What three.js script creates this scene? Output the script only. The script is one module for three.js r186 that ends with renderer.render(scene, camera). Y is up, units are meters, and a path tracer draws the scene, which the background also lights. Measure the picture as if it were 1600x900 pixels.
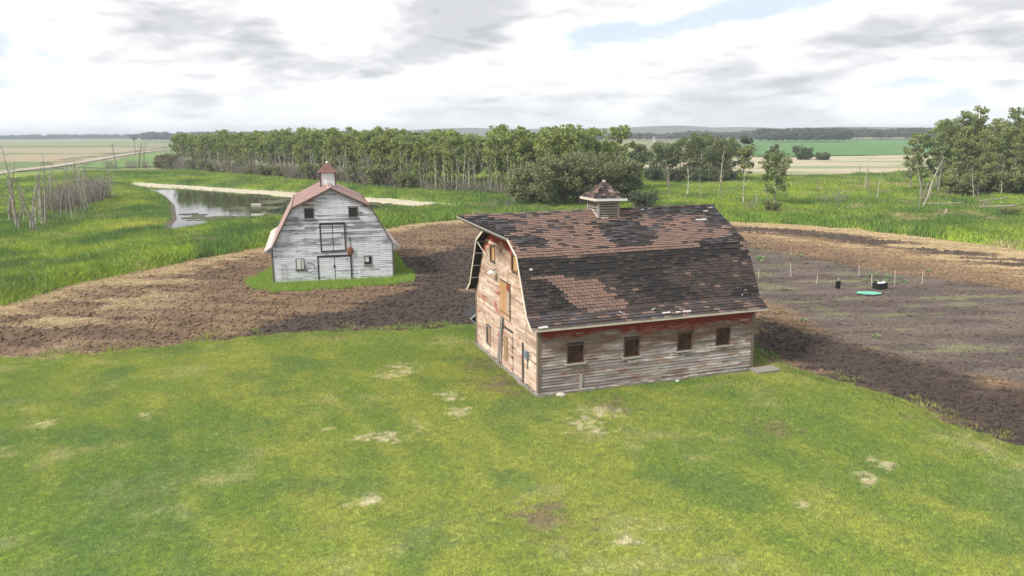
import * as THREE from 'three';
import { mergeGeometries } from 'three/addons/utils/BufferGeometryUtils.js';

// ---------------------------------------------------------------- camera, sky, sun, exposure
const scene = new THREE.Scene();
const camera = new THREE.PerspectiveCamera(40.66, 16 / 9, 0.1, 9000);
camera.rotation.order = 'YXZ';
camera.position.set(0, 11.43, 0);
camera.rotation.set(-0.1978, 0, -0.0064);

const renderer = new THREE.WebGLRenderer({ antialias: true });
renderer.toneMapping = THREE.LinearToneMapping;
renderer.toneMappingExposure = 1.95;
renderer.shadowMap.enabled = true;

// noise ----------------------------------------------------------
const rng = (s) => () => { s = (s + 0x6d2b79f5) | 0; let t = Math.imul(s ^ (s >>> 15), 1 | s); t = (t + Math.imul(t ^ (t >>> 7), 61 | t)) ^ t; return ((t ^ (t >>> 14)) >>> 0) / 4294967296; };
const h3 = (x, y, z) => { let h = Math.imul(x, 374761393) + Math.imul(y, 668265263) + Math.imul(z, 1274126177); h = Math.imul(h ^ (h >>> 13), 1274126177); return ((h ^ (h >>> 16)) >>> 0) / 4294967296; };
const sm = (t) => t * t * (3 - 2 * t);
const clamp = (v, a = 0, b = 1) => (v < a ? a : v > b ? b : v);
const step = (a, b, v) => sm(clamp((v - a) / (b - a)));
const lerp = (a, b, t) => a + (b - a) * t;
const mix = (a, b, t) => [lerp(a[0], b[0], t), lerp(a[1], b[1], t), lerp(a[2], b[2], t)];
function n2(x, y, s = 0) {
  const i = Math.floor(x), j = Math.floor(y), u = sm(x - i), v = sm(y - j);
  return lerp(lerp(h3(i, j, s), h3(i + 1, j, s), u), lerp(h3(i, j + 1, s), h3(i + 1, j + 1, s), u), v);
}
function n3(x, y, z) {
  const i = Math.floor(x), j = Math.floor(y), k = Math.floor(z), u = sm(x - i), v = sm(y - j), w = sm(z - k);
  const a = lerp(lerp(h3(i, j, k), h3(i + 1, j, k), u), lerp(h3(i, j + 1, k), h3(i + 1, j + 1, k), u), v);
  const b = lerp(lerp(h3(i, j, k + 1), h3(i + 1, j, k + 1), u), lerp(h3(i, j + 1, k + 1), h3(i + 1, j + 1, k + 1), u), v);
  return lerp(a, b, w);
}
const fbm = (x, y, o = 4, s = 0) => { let v = 0, a = 0.5, t = 0; for (let k = 0; k < o; k++) { v += a * n2(x, y, s + k); t += a; a *= 0.5; x = x * 2.03 + 3.1; y = y * 2.03 + 1.7; } return v / t; };
const fbm3 = (x, y, z, o) => { let v = 0, a = 0.5, t = 0; for (let k = 0; k < o; k++) { v += a * n3(x, y, z); t += a; a *= 0.56; x = x * 2.07 + 5.3; y = y * 2.07 + 1.9; z = z * 2.07 + 7.7; } return v / t; };

// sky: broken cumulus deck, the same all the way round
{
  const W = 4096, H = 2048, data = new Float32Array(W * H * 4);
  for (let j = 0; j < H; j++) {
    const el = ((j + 0.5) / H - 0.5) * Math.PI, y = Math.sin(el), c = Math.cos(el);
    const high = el > 0.6;
    for (let i = 0; i < W; i++) {
      const o = (j * W + i) * 4;
      if (el < -0.02) { data[o] = 0.16; data[o + 1] = 0.17; data[o + 2] = 0.13; data[o + 3] = 1; continue; }
      if (high && (i & 3)) { for (let k = 0; k < 4; k++) data[o + k] = data[o - 4 + k]; continue; }
      const az = ((i + 0.5) / W - 0.5) * 2 * Math.PI, x = Math.cos(az) * c, z = Math.sin(az) * c;
      const yy = Math.pow(Math.max(y, 0) + 0.004, 0.8), F = 5.6, k = 3.2;
      const wx = n3(x * 7 + 3, yy * 22, z * 7) - 0.5, wy = n3(x * 17, yy * 50 + 9, z * 17) - 0.5;
      const qx = x * F + 5.2 + wx * 0.3, qy = yy * F * k + 2.6 + wx * 0.3 + wy * 0.14, qz = z * F + 1.4 + wy * 0.1;
      const d = fbm3(qx, qy, qz, high ? 4 : 7), up = fbm3(qx + 0.05, qy + 0.42, qz, high ? 3 : 5);
      const cover = step(0.35, 0.47, d + 0.01);                                   // thin veil to solid cloud
      const core = step(0.47, 0.7, d), under = step(0.47, 0.66, up);      // thick cores and flat undersides are grey
      const puff = fbm3(qx * 3.1 + 4, qy * 3.1, qz * 3.1, high ? 2 : 4);              // smaller heaps within the deck
      const grey = clamp(core * 0.2 + under * 0.72 * step(0.42, 0.6, d) + step(0.48, 0.68, puff) * 0.3 - 0.12);
      const hz = Math.exp(-Math.max(y, 0) * 30);
      const blue = mix([0.345, 0.42, 0.535], [0.5, 0.545, 0.59], hz);
      let cl = mix([0.575, 0.577, 0.58], [0.315, 0.323, 0.342], grey);
      cl = mix(cl, [0.52, 0.54, 0.56], hz * 0.7);
      const r = mix(blue, cl, lerp(cover, 1, 0.22));
      data[o] = r[0]; data[o + 1] = r[1]; data[o + 2] = r[2]; data[o + 3] = 1;
    }
  }
  const sky = new THREE.DataTexture(data, W, H, THREE.RGBAFormat, THREE.FloatType);
  sky.mapping = THREE.EquirectangularReflectionMapping; sky.magFilter = THREE.LinearFilter; sky.needsUpdate = true;
  scene.background = sky; scene.environment = sky;
}
const sun = new THREE.DirectionalLight(new THREE.Color(1, 0.94, 0.86), 2.7);
sun.position.set(-62, 66, 40 - 45); sun.target.position.set(0, 0, -45);
sun.castShadow = true; sun.shadow.radius = 20; sun.shadow.mapSize.set(4096, 4096);
Object.assign(sun.shadow.camera, { left: -130, right: 130, top: 130, bottom: -130, near: 1, far: 400 });
scene.add(sun, sun.target);
scene.fog = new THREE.FogExp2(0xdde6f0, 0.00028);

// ---------------------------------------------------------------- helpers
const used = new Map();
const numbered = (n) => { const k = used.get(n) ?? 0; used.set(n, k + 1); return k ? n + '_' + String(k).padStart(3, '0') : n; };
function tag(o, label, category, group, kind) { if (label) o.userData.label = label; if (category) o.userData.category = category; if (group) o.userData.group = group; if (kind) o.userData.kind = kind; return o; }
function shadows(m) { m.castShadow = true; m.receiveShadow = true; return m; }
function mesh(name, geo, mat, parent = scene) { const m = shadows(new THREE.Mesh(geo, mat)); m.name = parent === scene ? numbered(name) : name; parent.add(m); return m; }
function thing(name, label, category, x, y, z, turn = 0, group) { const g = new THREE.Group(); g.name = numbered(name); g.position.set(x, y, z); g.rotation.y = turn; scene.add(g); return tag(g, label, category, group); }
const lin = (r, g, b) => new THREE.Color().setRGB(r, g, b);
const std = (r, g, b, rough = 0.9, extra = {}) => new THREE.MeshStandardMaterial({ color: lin(r, g, b), roughness: rough, ...extra });
function bx(w, h, d, x = 0, y = 0, z = 0, rx = 0, ry = 0, rz = 0) { const g = new THREE.BoxGeometry(w, h, d); if (rx || ry || rz) g.applyMatrix4(new THREE.Matrix4().makeRotationFromEuler(new THREE.Euler(rx, ry, rz))); g.translate(x, y, z); return g; }
function bar(a, b, w, d = w) { // a bar of section w x d from point a to point b
  const A = new THREE.Vector3(...a), B = new THREE.Vector3(...b), g = new THREE.BoxGeometry(w, A.distanceTo(B), d), dir = B.clone().sub(A).normalize();
  g.applyQuaternion(new THREE.Quaternion().setFromUnitVectors(new THREE.Vector3(0, 1, 0), dir)); const m = A.add(B).multiplyScalar(0.5); return g.translate(m.x, m.y, m.z);
}
function sd(P, x, z) { // signed distance to a polygon, negative inside
  let d = 1e9, c = false;
  for (let i = 0, j = P.length - 1; i < P.length; j = i++) {
    const [xi, zi] = P[i], [xj, zj] = P[j], ex = xj - xi, ez = zj - zi, wx = x - xi, wz = z - zi, t = clamp((wx * ex + wz * ez) / (ex * ex + ez * ez));
    const bx_ = wx - ex * t, bz_ = wz - ez * t; d = Math.min(d, bx_ * bx_ + bz_ * bz_);
    if ((zi > z) !== (zj > z) && x < (ex * (z - zi)) / ez + xi) c = !c;
  }
  return c ? -Math.sqrt(d) : Math.sqrt(d);
}
const inside = (P, x, z) => sd(P, x, z) < 0;
function texture(w, h, f, srgb = true) { // f(i, j) -> sRGB bytes; row 0 at the bottom
  const a = new Uint8Array(w * h * 4);
  for (let j = 0; j < h; j++) for (let i = 0; i < w; i++) { const c = f(i, j), o = (j * w + i) * 4; a[o] = clamp(c[0], 0, 255); a[o + 1] = clamp(c[1], 0, 255); a[o + 2] = clamp(c[2], 0, 255); a[o + 3] = 255; }
  const t = new THREE.DataTexture(a, w, h); t.magFilter = THREE.LinearFilter; t.wrapS = t.wrapT = THREE.RepeatWrapping; if (srgb) t.colorSpace = THREE.SRGBColorSpace; t.needsUpdate = true; return t;
}
const wrapN = (x, y, p, s) => { // tiling value noise of period p
  const i = Math.floor(x), j = Math.floor(y), u = sm(x - i), v = sm(y - j), m = (k) => ((k % p) + p) % p;
  return lerp(lerp(h3(m(i), m(j), s), h3(m(i + 1), m(j), s), u), lerp(h3(m(i), m(j + 1), s), h3(m(i + 1), m(j + 1), s), u), v);
};
const tile = (size, first, octaves, f) => texture(size, size, (i, j) => { let v = 0, a = 0.5, t = 0, p = first; const wi = wrapN((i / size) * first * 0.5, (j / size) * first * 0.5, first * 0.5, 71) * 2.4, wj = wrapN((i / size) * first * 0.5, (j / size) * first * 0.5, first * 0.5, 72) * 2.4; for (let k = 0; k < octaves; k++) { v += a * wrapN((i / size) * p + wi * (k + 1), (j / size) * p + wj * (k + 1), p, k + first); t += a; a *= 0.62; p *= 2; } return f(v / t, i, j); });
const sRGB = (v) => 255 * (v <= 0.0031308 ? v * 12.92 : 1.055 * Math.pow(v, 1 / 2.4) - 0.055);
function grid(xs, zs, keep, height, colour, uvScale) {
  const nx = xs.length, nz = zs.length, id = new Int32Array(nx * nz).fill(-1), pos = [], col = [], uv = [], idx = [];
  const vert = (i, j) => { const k = j * nx + i; if (id[k] < 0) { const x = xs[i], z = zs[j], c = colour(x, z); id[k] = pos.length / 3; pos.push(x, height(x, z), z); col.push(c[0], c[1], c[2]); uv.push(x / uvScale, -z / uvScale); } return id[k]; };
  for (let j = 0; j < nz - 1; j++) for (let i = 0; i < nx - 1; i++) {
    if (!keep((xs[i] + xs[i + 1]) / 2, (zs[j] + zs[j + 1]) / 2)) continue;
    const a = vert(i, j), b = vert(i + 1, j), c = vert(i, j + 1), d = vert(i + 1, j + 1); idx.push(a, c, b, b, c, d);
  }
  const g = new THREE.BufferGeometry(); g.setAttribute('position', new THREE.Float32BufferAttribute(pos, 3)); g.setAttribute('color', new THREE.Float32BufferAttribute(col, 3)); g.setAttribute('uv', new THREE.Float32BufferAttribute(uv, 2));
  g.setIndex(idx); g.computeVertexNormals(); return g;
}
const range = (a, b, s) => { const o = []; for (let v = a; v < b; v += s) o.push(v); o.push(b); return o; };

// ---------------------------------------------------------------- the lie of the land (metres; the camera hovers over 0, 0)
const LAWN = [[-70, -33], [-40, -37], [-26.3, -38.4], [-22.7, -39.1], [-19, -40.4], [-16.8, -41.9], [-12.8, -43.1], [-8.9, -43.7], [-6, -43.9], [-2.1, -44.9], [4, -46], [12, -43.5], [12.4, -38.3], [13.6, -36.1], [15.3, -33.5], [16.4, -30.5], [17.3, -28.4], [18.5, -26.4], [22, -20], [26, -8], [30, 12], [-70, 12]];
const SOIL = [[-75, -40], [-50, -47], [-35, -51.9], [-34.6, -58.9], [-32.1, -64.1], [-30.6, -68.8], [-28.6, -73.5], [-25.3, -78.9], [-15.5, -93.9], [-13, -99.1], [-8.4, -102.5], [0.1, -105.1], [15, -103.5], [28.7, -98.9], [35.4, -95.1], [40.9, -89.7], [44.7, -82.9], [47.3, -77.9], [49, -73.5], [58, -50], [64, -20], [66, 12], [30, 14], [-75, 14]];
const ISLAND = [[-19.9, -57.6], [-20.6, -60.5], [-20.4, -66], [-21, -74.5], [-13, -76], [-11.4, -74], [-10, -68], [-8.1, -62.6], [-8.0, -59.3], [-11.6, -57.6], [-17.3, -55.5]];
const GARDEN = [[23.5, -76.3], [28, -66.9], [31.5, -60.7], [36.8, -54.7], [46, -40], [40, -15], [36, 0], [28, -20], [23.2, -33.7], [21.2, -36.4], [18.6, -41.2], [17.2, -51], [17.5, -63]];
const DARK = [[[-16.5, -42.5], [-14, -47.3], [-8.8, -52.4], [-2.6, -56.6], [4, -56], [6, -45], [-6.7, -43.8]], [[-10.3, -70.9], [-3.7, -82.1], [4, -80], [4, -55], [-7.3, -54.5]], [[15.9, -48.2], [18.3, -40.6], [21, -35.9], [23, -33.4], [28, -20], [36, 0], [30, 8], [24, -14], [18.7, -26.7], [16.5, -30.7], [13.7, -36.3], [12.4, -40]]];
const POND = [[-90, -183.8], [-72.7, -173.5], [-47.5, -153], [-35, -142.8], [-21.9, -133.8], [-11.2, -124.7], [-15.7, -119.7], [-22.7, -115.2], [-34.4, -107.2], [-39.6, -102.8], [-40.1, -97.1], [-41.1, -93.3], [-44.8, -100.9], [-47.4, -108.8], [-57.3, -131.4], [-66.8, -149.8], [-77.3, -166.1]];
const STUBBLE = [[35.3, -253.3], [70, -300], [101.2, -335.2], [174.1, -356.4], [260, -330], [230, -240], [160, -222], [107.5, -212], [68.7, -197], [50, -215]];
const CROP = [[103, -338], [176, -359], [262, -333], [420, -420], [900, -900], [465, -985], [286, -985]];
const MEADOW = [[-190, -235], [-130, -262], [-60, -255], [20, -235], [48, -213], [68, -192], [107, -207], [150, -215], [150, -30], [-150, -30]];
const BLOBS = [[-5.4, -36.5, 0.55], [-5.7, -35.3, 0.4], [-4.6, -27.7, 0.35], [-5, -27.8, 0.25], [-5.7, -27.8, 0.3], [-4.6, -22.5, 0.35], [2.9, -29.2, 0.7], [3.6, -30.4, 0.7], [12.9, -25.2, 0.3], [11.7, -23.9, 0.35], [-15, -30.2, 0.25], [-18.7, -29.4, 0.3], [-2.7, -32.3, 0.45], [-3.5, -28.8, 0.3], [3.1, -20.1, 0.2], [9.1, -21.7, 0.3], [-2.1, -30.4, 0.35], [-7.2, -28.6, 0.2]];
const EARTH = [[-0.8, -34, 1.15], [-0.2, -33, 0.8], [-1.4, -37, 0.9], [10.1, -28.4, 0.8], [1.3, -21.2, 0.9], [4.2, -31, 0.8], [0.9, -21.6, 0.6]];

// albedo of each kind of ground: mown grass, straw-dry spots, bare spots
function lawnColour(x, z) {
  const big = fbm(x * 0.16 + 3, z * 0.2, 4, 11), mid = fbm(x * 0.75, z * 0.9, 3, 23);
  const r = x * 0.5 + z * 0.86, q = -x * 0.86 + z * 0.5, mow = n2(q * 1.25 + fbm(r * 0.1, q * 0.1, 2, 4) * 3, r * 0.07, 41);
  const fine = fbm(x * 2.3, z * 2.9, 3, 29);
  let c = mix([0.152, 0.226, 0.024], [0.262, 0.294, 0.044], step(0.34, 0.66, big * 0.36 + mow * 0.22 + mid * 0.22 + fine * 0.2));
  c = mix(c, [0.095, 0.165, 0.03], step(0.56, 0.72, fine) * 0.45);
  c = mix(c, [0.33, 0.33, 0.14], step(0.48, 0.75, mid * 0.6 + fine * 0.4) * step(0.44, 0.66, fbm(x * 0.3 + 9, z * 0.3, 3, 5)) * 0.75);
  c = mix(c, [0.085, 0.165, 0.03], step(0.54, 0.74, fbm(x * 0.42 + 40, z * 0.5, 4, 77)) * 0.5);
  for (const [bx0, bz, rr] of BLOBS) { const dx = x - bx0, dz = z - bz; if (dx * dx + dz * dz < 4) c = mix(c, [0.44, 0.385, 0.25], step(1.1, 0.7, Math.hypot(dx, dz) / (rr * 1.35) + (fbm(x * 4.6, z * 5.2, 3, 8) - 0.44) * 4.2) * 0.8); }
  for (const [bx0, bz, rr] of EARTH) { const dx = x - bx0, dz = z - bz; if (dx * dx + dz * dz < 9) c = mix(c, [0.15, 0.11, 0.065], step(1.3, 0.4, Math.hypot(dx, dz) / rr + (fbm(x * 3.4, z * 3.4, 3, 18) - 0.47) * 3.4) * 0.7); }
  return c;
}
const soilNoise = (x, z) => { const xr = x * 0.97 + z * 0.24, zr = -x * 0.24 + z * 0.97; return n2(xr * 0.1, zr * 1.7, 61) * 0.6 + n2(xr * 0.35, zr * 3.1, 62) * 0.4; };
function soilColour(x, z) {
  const dOut = -sd(SOIL, x, z), f = fbm(x * 0.35, z * 0.5, 4, 31), s = soilNoise(x, z), fine = fbm(x * 1.6, z * 2.6, 3, 90);
  let c = mix([0.1, 0.064, 0.038], [0.185, 0.122, 0.07], step(0.3, 0.7, f * 0.4 + s * 0.6));
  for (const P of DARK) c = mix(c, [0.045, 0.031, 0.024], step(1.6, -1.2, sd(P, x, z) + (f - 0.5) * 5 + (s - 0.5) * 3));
  const g = step(0.9, -0.6, sd(GARDEN, x, z) + (f - 0.5) * 2);
  if (g > 0) { let gc = mix([0.075, 0.056, 0.047], [0.125, 0.098, 0.08], step(0.3, 0.75, fbm(x * 0.25, z * 0.9, 4, 51))); gc = mix(gc, [0.17, 0.19, 0.075], step(0.6, 0.74, fbm(x * 0.3 + 5, z * 0.8, 4, 52)) * 0.6); c = mix(c, gc, g); }
  const right = step(2, 22, x), w = lerp(4.2, 20, right);
  let straw = step(w, w * 0.25, dOut + (s - 0.5) * 7 + (f - 0.5) * 5);
  straw *= 1 - right * step(3, 6, dOut) * step(13, 9, dOut) * step(0.3, 0.5, s * 0.7 + f * 0.5 - (x - 25) * 0.008);
  const wet = right * step(3.5, 6.5, dOut) * step(12.5, 9, dOut) * step(0.3, 0.5, s * 0.7 + f * 0.5 - (x - 25) * 0.008);
  if (g < 0.4) c = mix(c, [0.055, 0.04, 0.03], wet * 0.9);
  straw *= 0.55 + 0.45 * step(0.3, 0.55, fine);
  if (g < 0.4) c = mix(c, [0.42, 0.295, 0.155], straw * 0.9);
  if (g < 0.2 && x < -20) c = mix(c, [0.37, 0.28, 0.165], step(0.52, 0.68, fbm(x * 0.2, z * 0.45, 4, 33)) * step(-20, -27, x) * 0.6);
  return c;
}
function meadowColour(x, z) {
  const a = fbm(x * 0.06, z * 0.05, 4, 71), b = fbm(x * 0.3, z * 0.22, 4, 72);
  let c = mix([0.1, 0.175, 0.011], [0.215, 0.285, 0.018], step(0.32, 0.66, a * 0.5 + b * 0.5));
  c = mix(c, [0.05, 0.11, 0.014], step(0.56, 0.7, fbm(x * 0.16 + 8, z * 0.12, 4, 73)) * 0.8);
  c = mix(c, [0.28, 0.25, 0.12], step(0.64, 0.76, fbm(x * 0.22 + 30, z * 0.2, 4, 74)) * (x > 40 ? 0.85 : 0.45));
  const dp = sd(POND, x, z);
  if (dp < 9) c = mix(c, [0.045, 0.115, 0.02], step(9, 2, dp + b * 6) * 0.6);
  if (Math.hypot(x + 46.8, (z + 98) * 0.5) < 4) c = mix(c, [0.42, 0.4, 0.05], step(4, 1, Math.hypot(x + 46.8, (z + 98) * 0.5) + (b - 0.5) * 6) * 0.7);
  return c;
}
const meadowMask = (x, z) => step(3, -6, sd(MEADOW, x, z));
function groundHeight(x, z) {
  const ds = sd(SOIL, x, z);
  if (ds < -1.2) return -0.3;
  const dp = sd(POND, x, z), m = meadowMask(x, z);
  let h = 0.02 + m * (0.75 * fbm(x * 0.34, z * 0.26, 3, 81) + 0.5 * fbm(x * 0.07, z * 0.07, 2, 82) - 0.45);
  h += m * 0.25 * step(0, 0.8, ds) * step(7, 1.5, ds);
  if (dp < 6) h = lerp(h, lerp(0.02, -0.9, step(1.4, -3.5, dp)), step(6, 1, dp));
  return ds < 0 ? lerp(h, -0.3, step(0, -1.2, ds)) : h;
}
// ---------------------------------------------------------------- ground sheets
const grain = tile(1024, 64, 4, (v) => { const k = sRGB(clamp(0.62 + (v - 0.5) * 1.7)); return [k, k, k]; });
const clodMap = tile(1024, 48, 5, (v) => { const k = sRGB(clamp(0.6 + (v - 0.5) * 1.5)); return [k, k * 0.985, k * 0.97]; });
const clodBump = tile(1024, 48, 5, (v) => { const k = 255 * clamp(0.5 + (v - 0.5) * 1.9); return [k, k, k]; }); clodBump.colorSpace = THREE.NoColorSpace;
{
  const grow = (from, to, s0, k) => { const o = []; let v = from, s = s0 * Math.sign(to - from); while (Math.abs(v - from) < Math.abs(to - from)) { s *= k; v += s; o.push(v); } return o; };
  const xs = [...grow(-125, -4500, 1.5, 1.16).reverse(), ...range(-125, 120, 0.9), ...grow(120, 4500, 1.5, 1.16)];
  const zs = [...grow(-270, -5500, 1.5, 1.12).reverse(), ...range(-270, -30, 0.8), ...grow(-30, 600, 1.5, 1.3)];
  const colour = (x, z) => {
    const m = meadowMask(x, z); let c = m > 0 ? meadowColour(x, z) : null;
    if (m < 1) { const f = mix([0.12, 0.16, 0.05], [0.25, 0.235, 0.115], step(0.35, 0.65, fbm(x * 0.006, z * 0.012, 4, 91))); c = c ? mix(f, c, m) : f; }
    const dp = sd(POND, x, z);
    if (dp < 1.6) c = mix(c, [0.12, 0.1, 0.07], step(1.6, 0.4, dp));
    return c.map((v) => v * 1.55);
  };
  const g = grid(xs, zs, () => true, groundHeight, colour, 3.2);
  tag(mesh('ground', g, new THREE.MeshStandardMaterial({ vertexColors: true, map: grain, roughness: 1 })), 'green meadow and pasture running out to the horizon', 'ground', null, 'structure');
}
const soilHeight = (x, z) => {
  const gard = step(1, -1, sd(GARDEN, x, z));
  const r = soilNoise(x, z), rough = lerp(1, 0.3, gard);
  return 0.02 + rough * ((r - 0.5) * 0.24 + (fbm(x * 1.3 + n2(x * 2, z * 2, 5) * 1.4, z * 1.3 + n2(x * 2, z * 2, 6) * 1.4, 4, 101) - 0.5) * 0.085) + 0.05 * fbm(x * 0.2, z * 0.2, 2, 7);
};
{
  const zs = []; for (let z = 10, s = 0.5; z > -107;) { zs.push(z); s = z > -15 ? 0.5 : lerp(0.17, 0.42, clamp((-z - 25) / 70)); z -= s; } zs.push(-107); zs.reverse();
  const keep = (x, z) => sd(SOIL, x, z) < 0.6 * (n2(x * 1.7, z * 1.7, 3) - 0.35) && sd(LAWN, x, z) > -1.6 && !(x < -60 && z > -20);
  const mat = new THREE.MeshStandardMaterial({ vertexColors: true, map: clodMap, roughness: 1, bumpMap: clodBump, bumpScale: 0.02 });
  const g = grid(range(-72, 64, 0.26), zs, keep, soilHeight, (x, z) => soilColour(x, z).map((v) => v * 1.6), 3.9);
  tag(mesh('tilled_soil', g, mat), 'brown tilled soil band curving round both barns', 'soil', null, 'structure');
}
const lawnHeight = (x, z) => 0.07 + 0.1 * fbm(x * 0.12, z * 0.12, 2, 55) + 0.025 * fbm(x * 1.1, z * 1.1, 2, 56);
const lawnEdge = (x, z) => sd(LAWN, x, z) + (fbm(x * 0.9, z * 0.9, 3, 13) - 0.5) * 1.5;
const islandEdge = (x, z) => sd(ISLAND, x, z) + (fbm(x * 1.1, z * 1.1, 3, 14) - 0.5) * 0.9;
{
  const mat = new THREE.MeshStandardMaterial({ vertexColors: true, map: grain, roughness: 1 });
  const g = grid(range(-70, 30, 0.3), range(-47, 11, 0.26), (x, z) => lawnEdge(x, z) < 0, (x, z) => { const e = lawnEdge(x, z); return lerp(lawnHeight(x, z), -0.06, step(-0.25, 0.3, e)); }, (x, z) => lawnColour(x, z).map((v) => v * 1.5), 1.9);
  tag(mesh('lawn', g, mat), 'mown green lawn in the foreground', 'lawn', null, 'structure');
  const g2 = grid(range(-23, -3, 0.3), range(-79, -54, 0.3), (x, z) => islandEdge(x, z) < 0, (x, z) => lerp(0.1, -0.06, step(-0.2, 0.3, islandEdge(x, z))), (x, z) => mix(lawnColour(x, z), [0.1, 0.19, 0.02], 0.6).map((v) => v * 1.5), 1.9);
  tag(mesh('grass_island', g2, mat), 'patch of grass left round the foot of the grey barn', 'grass', null, 'structure');
}
// fields, road, pond
function sheet(name, P, y, cell, colour, label, category, map = grain, uvs = 9, kind = 'structure') {
  const xs = P.map((p) => p[0]), zs = P.map((p) => p[1]), x0 = Math.min(...xs), x1 = Math.max(...xs), z0 = Math.min(...zs), z1 = Math.max(...zs);
  const s = new THREE.ShapeGeometry(new THREE.Shape(P.map(([x, z]) => new THREE.Vector2(x, -z)))); s.rotateX(-Math.PI / 2);
  const g = cell ? grid(range(x0, x1, cell), range(z0, z1, cell), (x, z) => sd(P, x, z) < (fbm(x * 0.1, z * 0.1, 2, 3) - 0.5) * cell * 3, typeof y === 'function' ? y : () => y, colour, uvs) : s;
  return tag(mesh(name, g, new THREE.MeshStandardMaterial({ vertexColors: true, map, roughness: 1 })), label, category, null, kind);
}
sheet('stubble_field', STUBBLE, 0.2, 2.2, (x, z) => mix([0.5, 0.43, 0.29], [0.27, 0.3, 0.14], step(0.42, 0.62, fbm(x * 0.02, z * 0.07, 4, 5))).map((v) => v * 1.25), 'pale stubble field beyond the trees on the right', 'field');
sheet('crop_field', CROP, 0.28, 9, (x, z) => mix([0.058, 0.155, 0.03], [0.085, 0.2, 0.04], fbm(x * 0.012, z * 0.03, 3, 6)).map((v) => v * 1.5), 'smooth green crop field below the far tree line', 'field');
sheet('pasture', [[-150, -262], [-172, -285], [-205, -365], [-245, -485], [-290, -650], [-420, -1100], [-1500, -1300], [-1100, -600], [-420, -262], [-185, -225]], 0.2, 8, (x, z) => mix([0.13, 0.19, 0.055], [0.34, 0.275, 0.165], step(0.38, 0.62, fbm(x * 0.004 + 4, z * 0.016, 4, 8))).map((v) => v * 1.35), 'wide rolling pasture with tan and green bands at left', 'field');
sheet('hay_field', [[-140, -272], [-160, -285], [-184, -365], [-222, -485], [-262, -650], [-200, -640], [-150, -420], [-112, -290]], 0.24, 3, (x, z) => mix([0.16, 0.25, 0.035], [0.1, 0.2, 0.045], fbm(x * 0.03, z * 0.02, 3, 9)).map((v) => v * 1.35), 'bright green field between the gravel road and the woods', 'field');
{
  const pts = [[-148, -215], [-155, -235], [-159.7, -248], [-166.5, -282], [-192.6, -365], [-231.5, -485], [-275, -650], [-340, -900]].map(([x, z]) => new THREE.Vector3(x, 0, z));
  const cv = new THREE.CatmullRomCurve3(pts), pos = [], col = [], uv = [], idx = [];
  for (let k = 0; k <= 160; k++) { const p = cv.getPoint(k / 160), t = cv.getTangent(k / 160), nx = -t.z, nz = t.x, w = 3.6; for (const s of [-1, 0, 1]) { pos.push(p.x + nx * w * s, s ? 0.34 : 0.44, p.z + nz * w * s); const c = lerp(0.85, 1.1, n2(k * 0.6, s, 4)); col.push(0.52 * c, 0.45 * c, 0.34 * c); uv.push(s, k); } if (k) { const b = k * 3; for (const o of [0, 1]) idx.push(b + o - 3, b + o, b + o - 2, b + o - 2, b + o, b + o + 1); } }
  const g = new THREE.BufferGeometry(); g.setAttribute('position', new THREE.Float32BufferAttribute(pos, 3)); g.setAttribute('color', new THREE.Float32BufferAttribute(col, 3)); g.setAttribute('uv', new THREE.Float32BufferAttribute(uv, 2)); g.setIndex(idx); g.computeVertexNormals();
  tag(mesh('gravel_road', g, new THREE.MeshStandardMaterial({ vertexColors: true, map: grain, roughness: 1 })), 'pale gravel road crossing the pasture at left', 'road', null, 'structure');
}
{
  const big = POND.map(([x, z]) => { const cx = -44, cz = -128, l = Math.hypot(x - cx, z - cz); return [x + ((x - cx) / l) * 1.2, z + ((z - cz) / l) * 1.2]; });
  const s = new THREE.ShapeGeometry(new THREE.Shape(big.map(([x, z]) => new THREE.Vector2(x, -z)))); s.rotateX(-Math.PI / 2); s.translate(0, -0.28, 0);
  { const p = s.attributes.position, u = s.attributes.uv; for (let i = 0; i < p.count; i++) u.setXY(i, p.getX(i) / 6, p.getZ(i) / 6); }
  const rip = tile(256, 6, 4, (v) => [v * 255, v * 255, v * 255]); rip.colorSpace = THREE.NoColorSpace;
  tag(mesh('pond', s, new THREE.MeshPhysicalMaterial({ color: lin(0.02, 0.022, 0.016), roughness: 0.03, ior: 1.5, bumpMap: rip, bumpScale: 0.006 })), 'still pond mirroring the sky behind the grey barn', 'water', null, 'structure');
  const shore = []; const line = [[-97, -180], [-91, -187.5], [-73.5, -177], [-48.5, -157], [-35.5, -145.5], [-22.5, -136], [-10.5, -126.5], [1, -120]];
  for (const [x, z] of line) shore.push([x + 0.6, z - 0.8]);
  for (const [x, z] of [...line].reverse()) shore.push([x - 1.6, z + 3.1]);
  sheet('sandy_shore', shore, (x, z) => groundHeight(x, z) + 0.05, 0.8, (x, z) => mix([0.46, 0.41, 0.28], [0.56, 0.51, 0.38], fbm(x * 0.4, z * 0.4, 3, 12)).map((v) => v * 1.3), 'pale sandy strip along the far edge of the pond', 'shore', grain, 4);
}

// ---------------------------------------------------------------- barns
const aged = std(0.05, 0.042, 0.036, 0.95), darkIron = std(0.03, 0.028, 0.028, 0.7), rust = std(0.2, 0.075, 0.035, 0.9), concrete = std(0.36, 0.33, 0.28, 0.95, { map: grain });
const paleTrim = std(0.52, 0.46, 0.38, 0.8), greyWood = std(0.2, 0.185, 0.17, 0.9), brownWood = std(0.27, 0.17, 0.095, 0.9), whitePaint = std(0.72, 0.72, 0.7, 0.6), blackPaint = std(0.012, 0.012, 0.013, 0.5);
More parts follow.
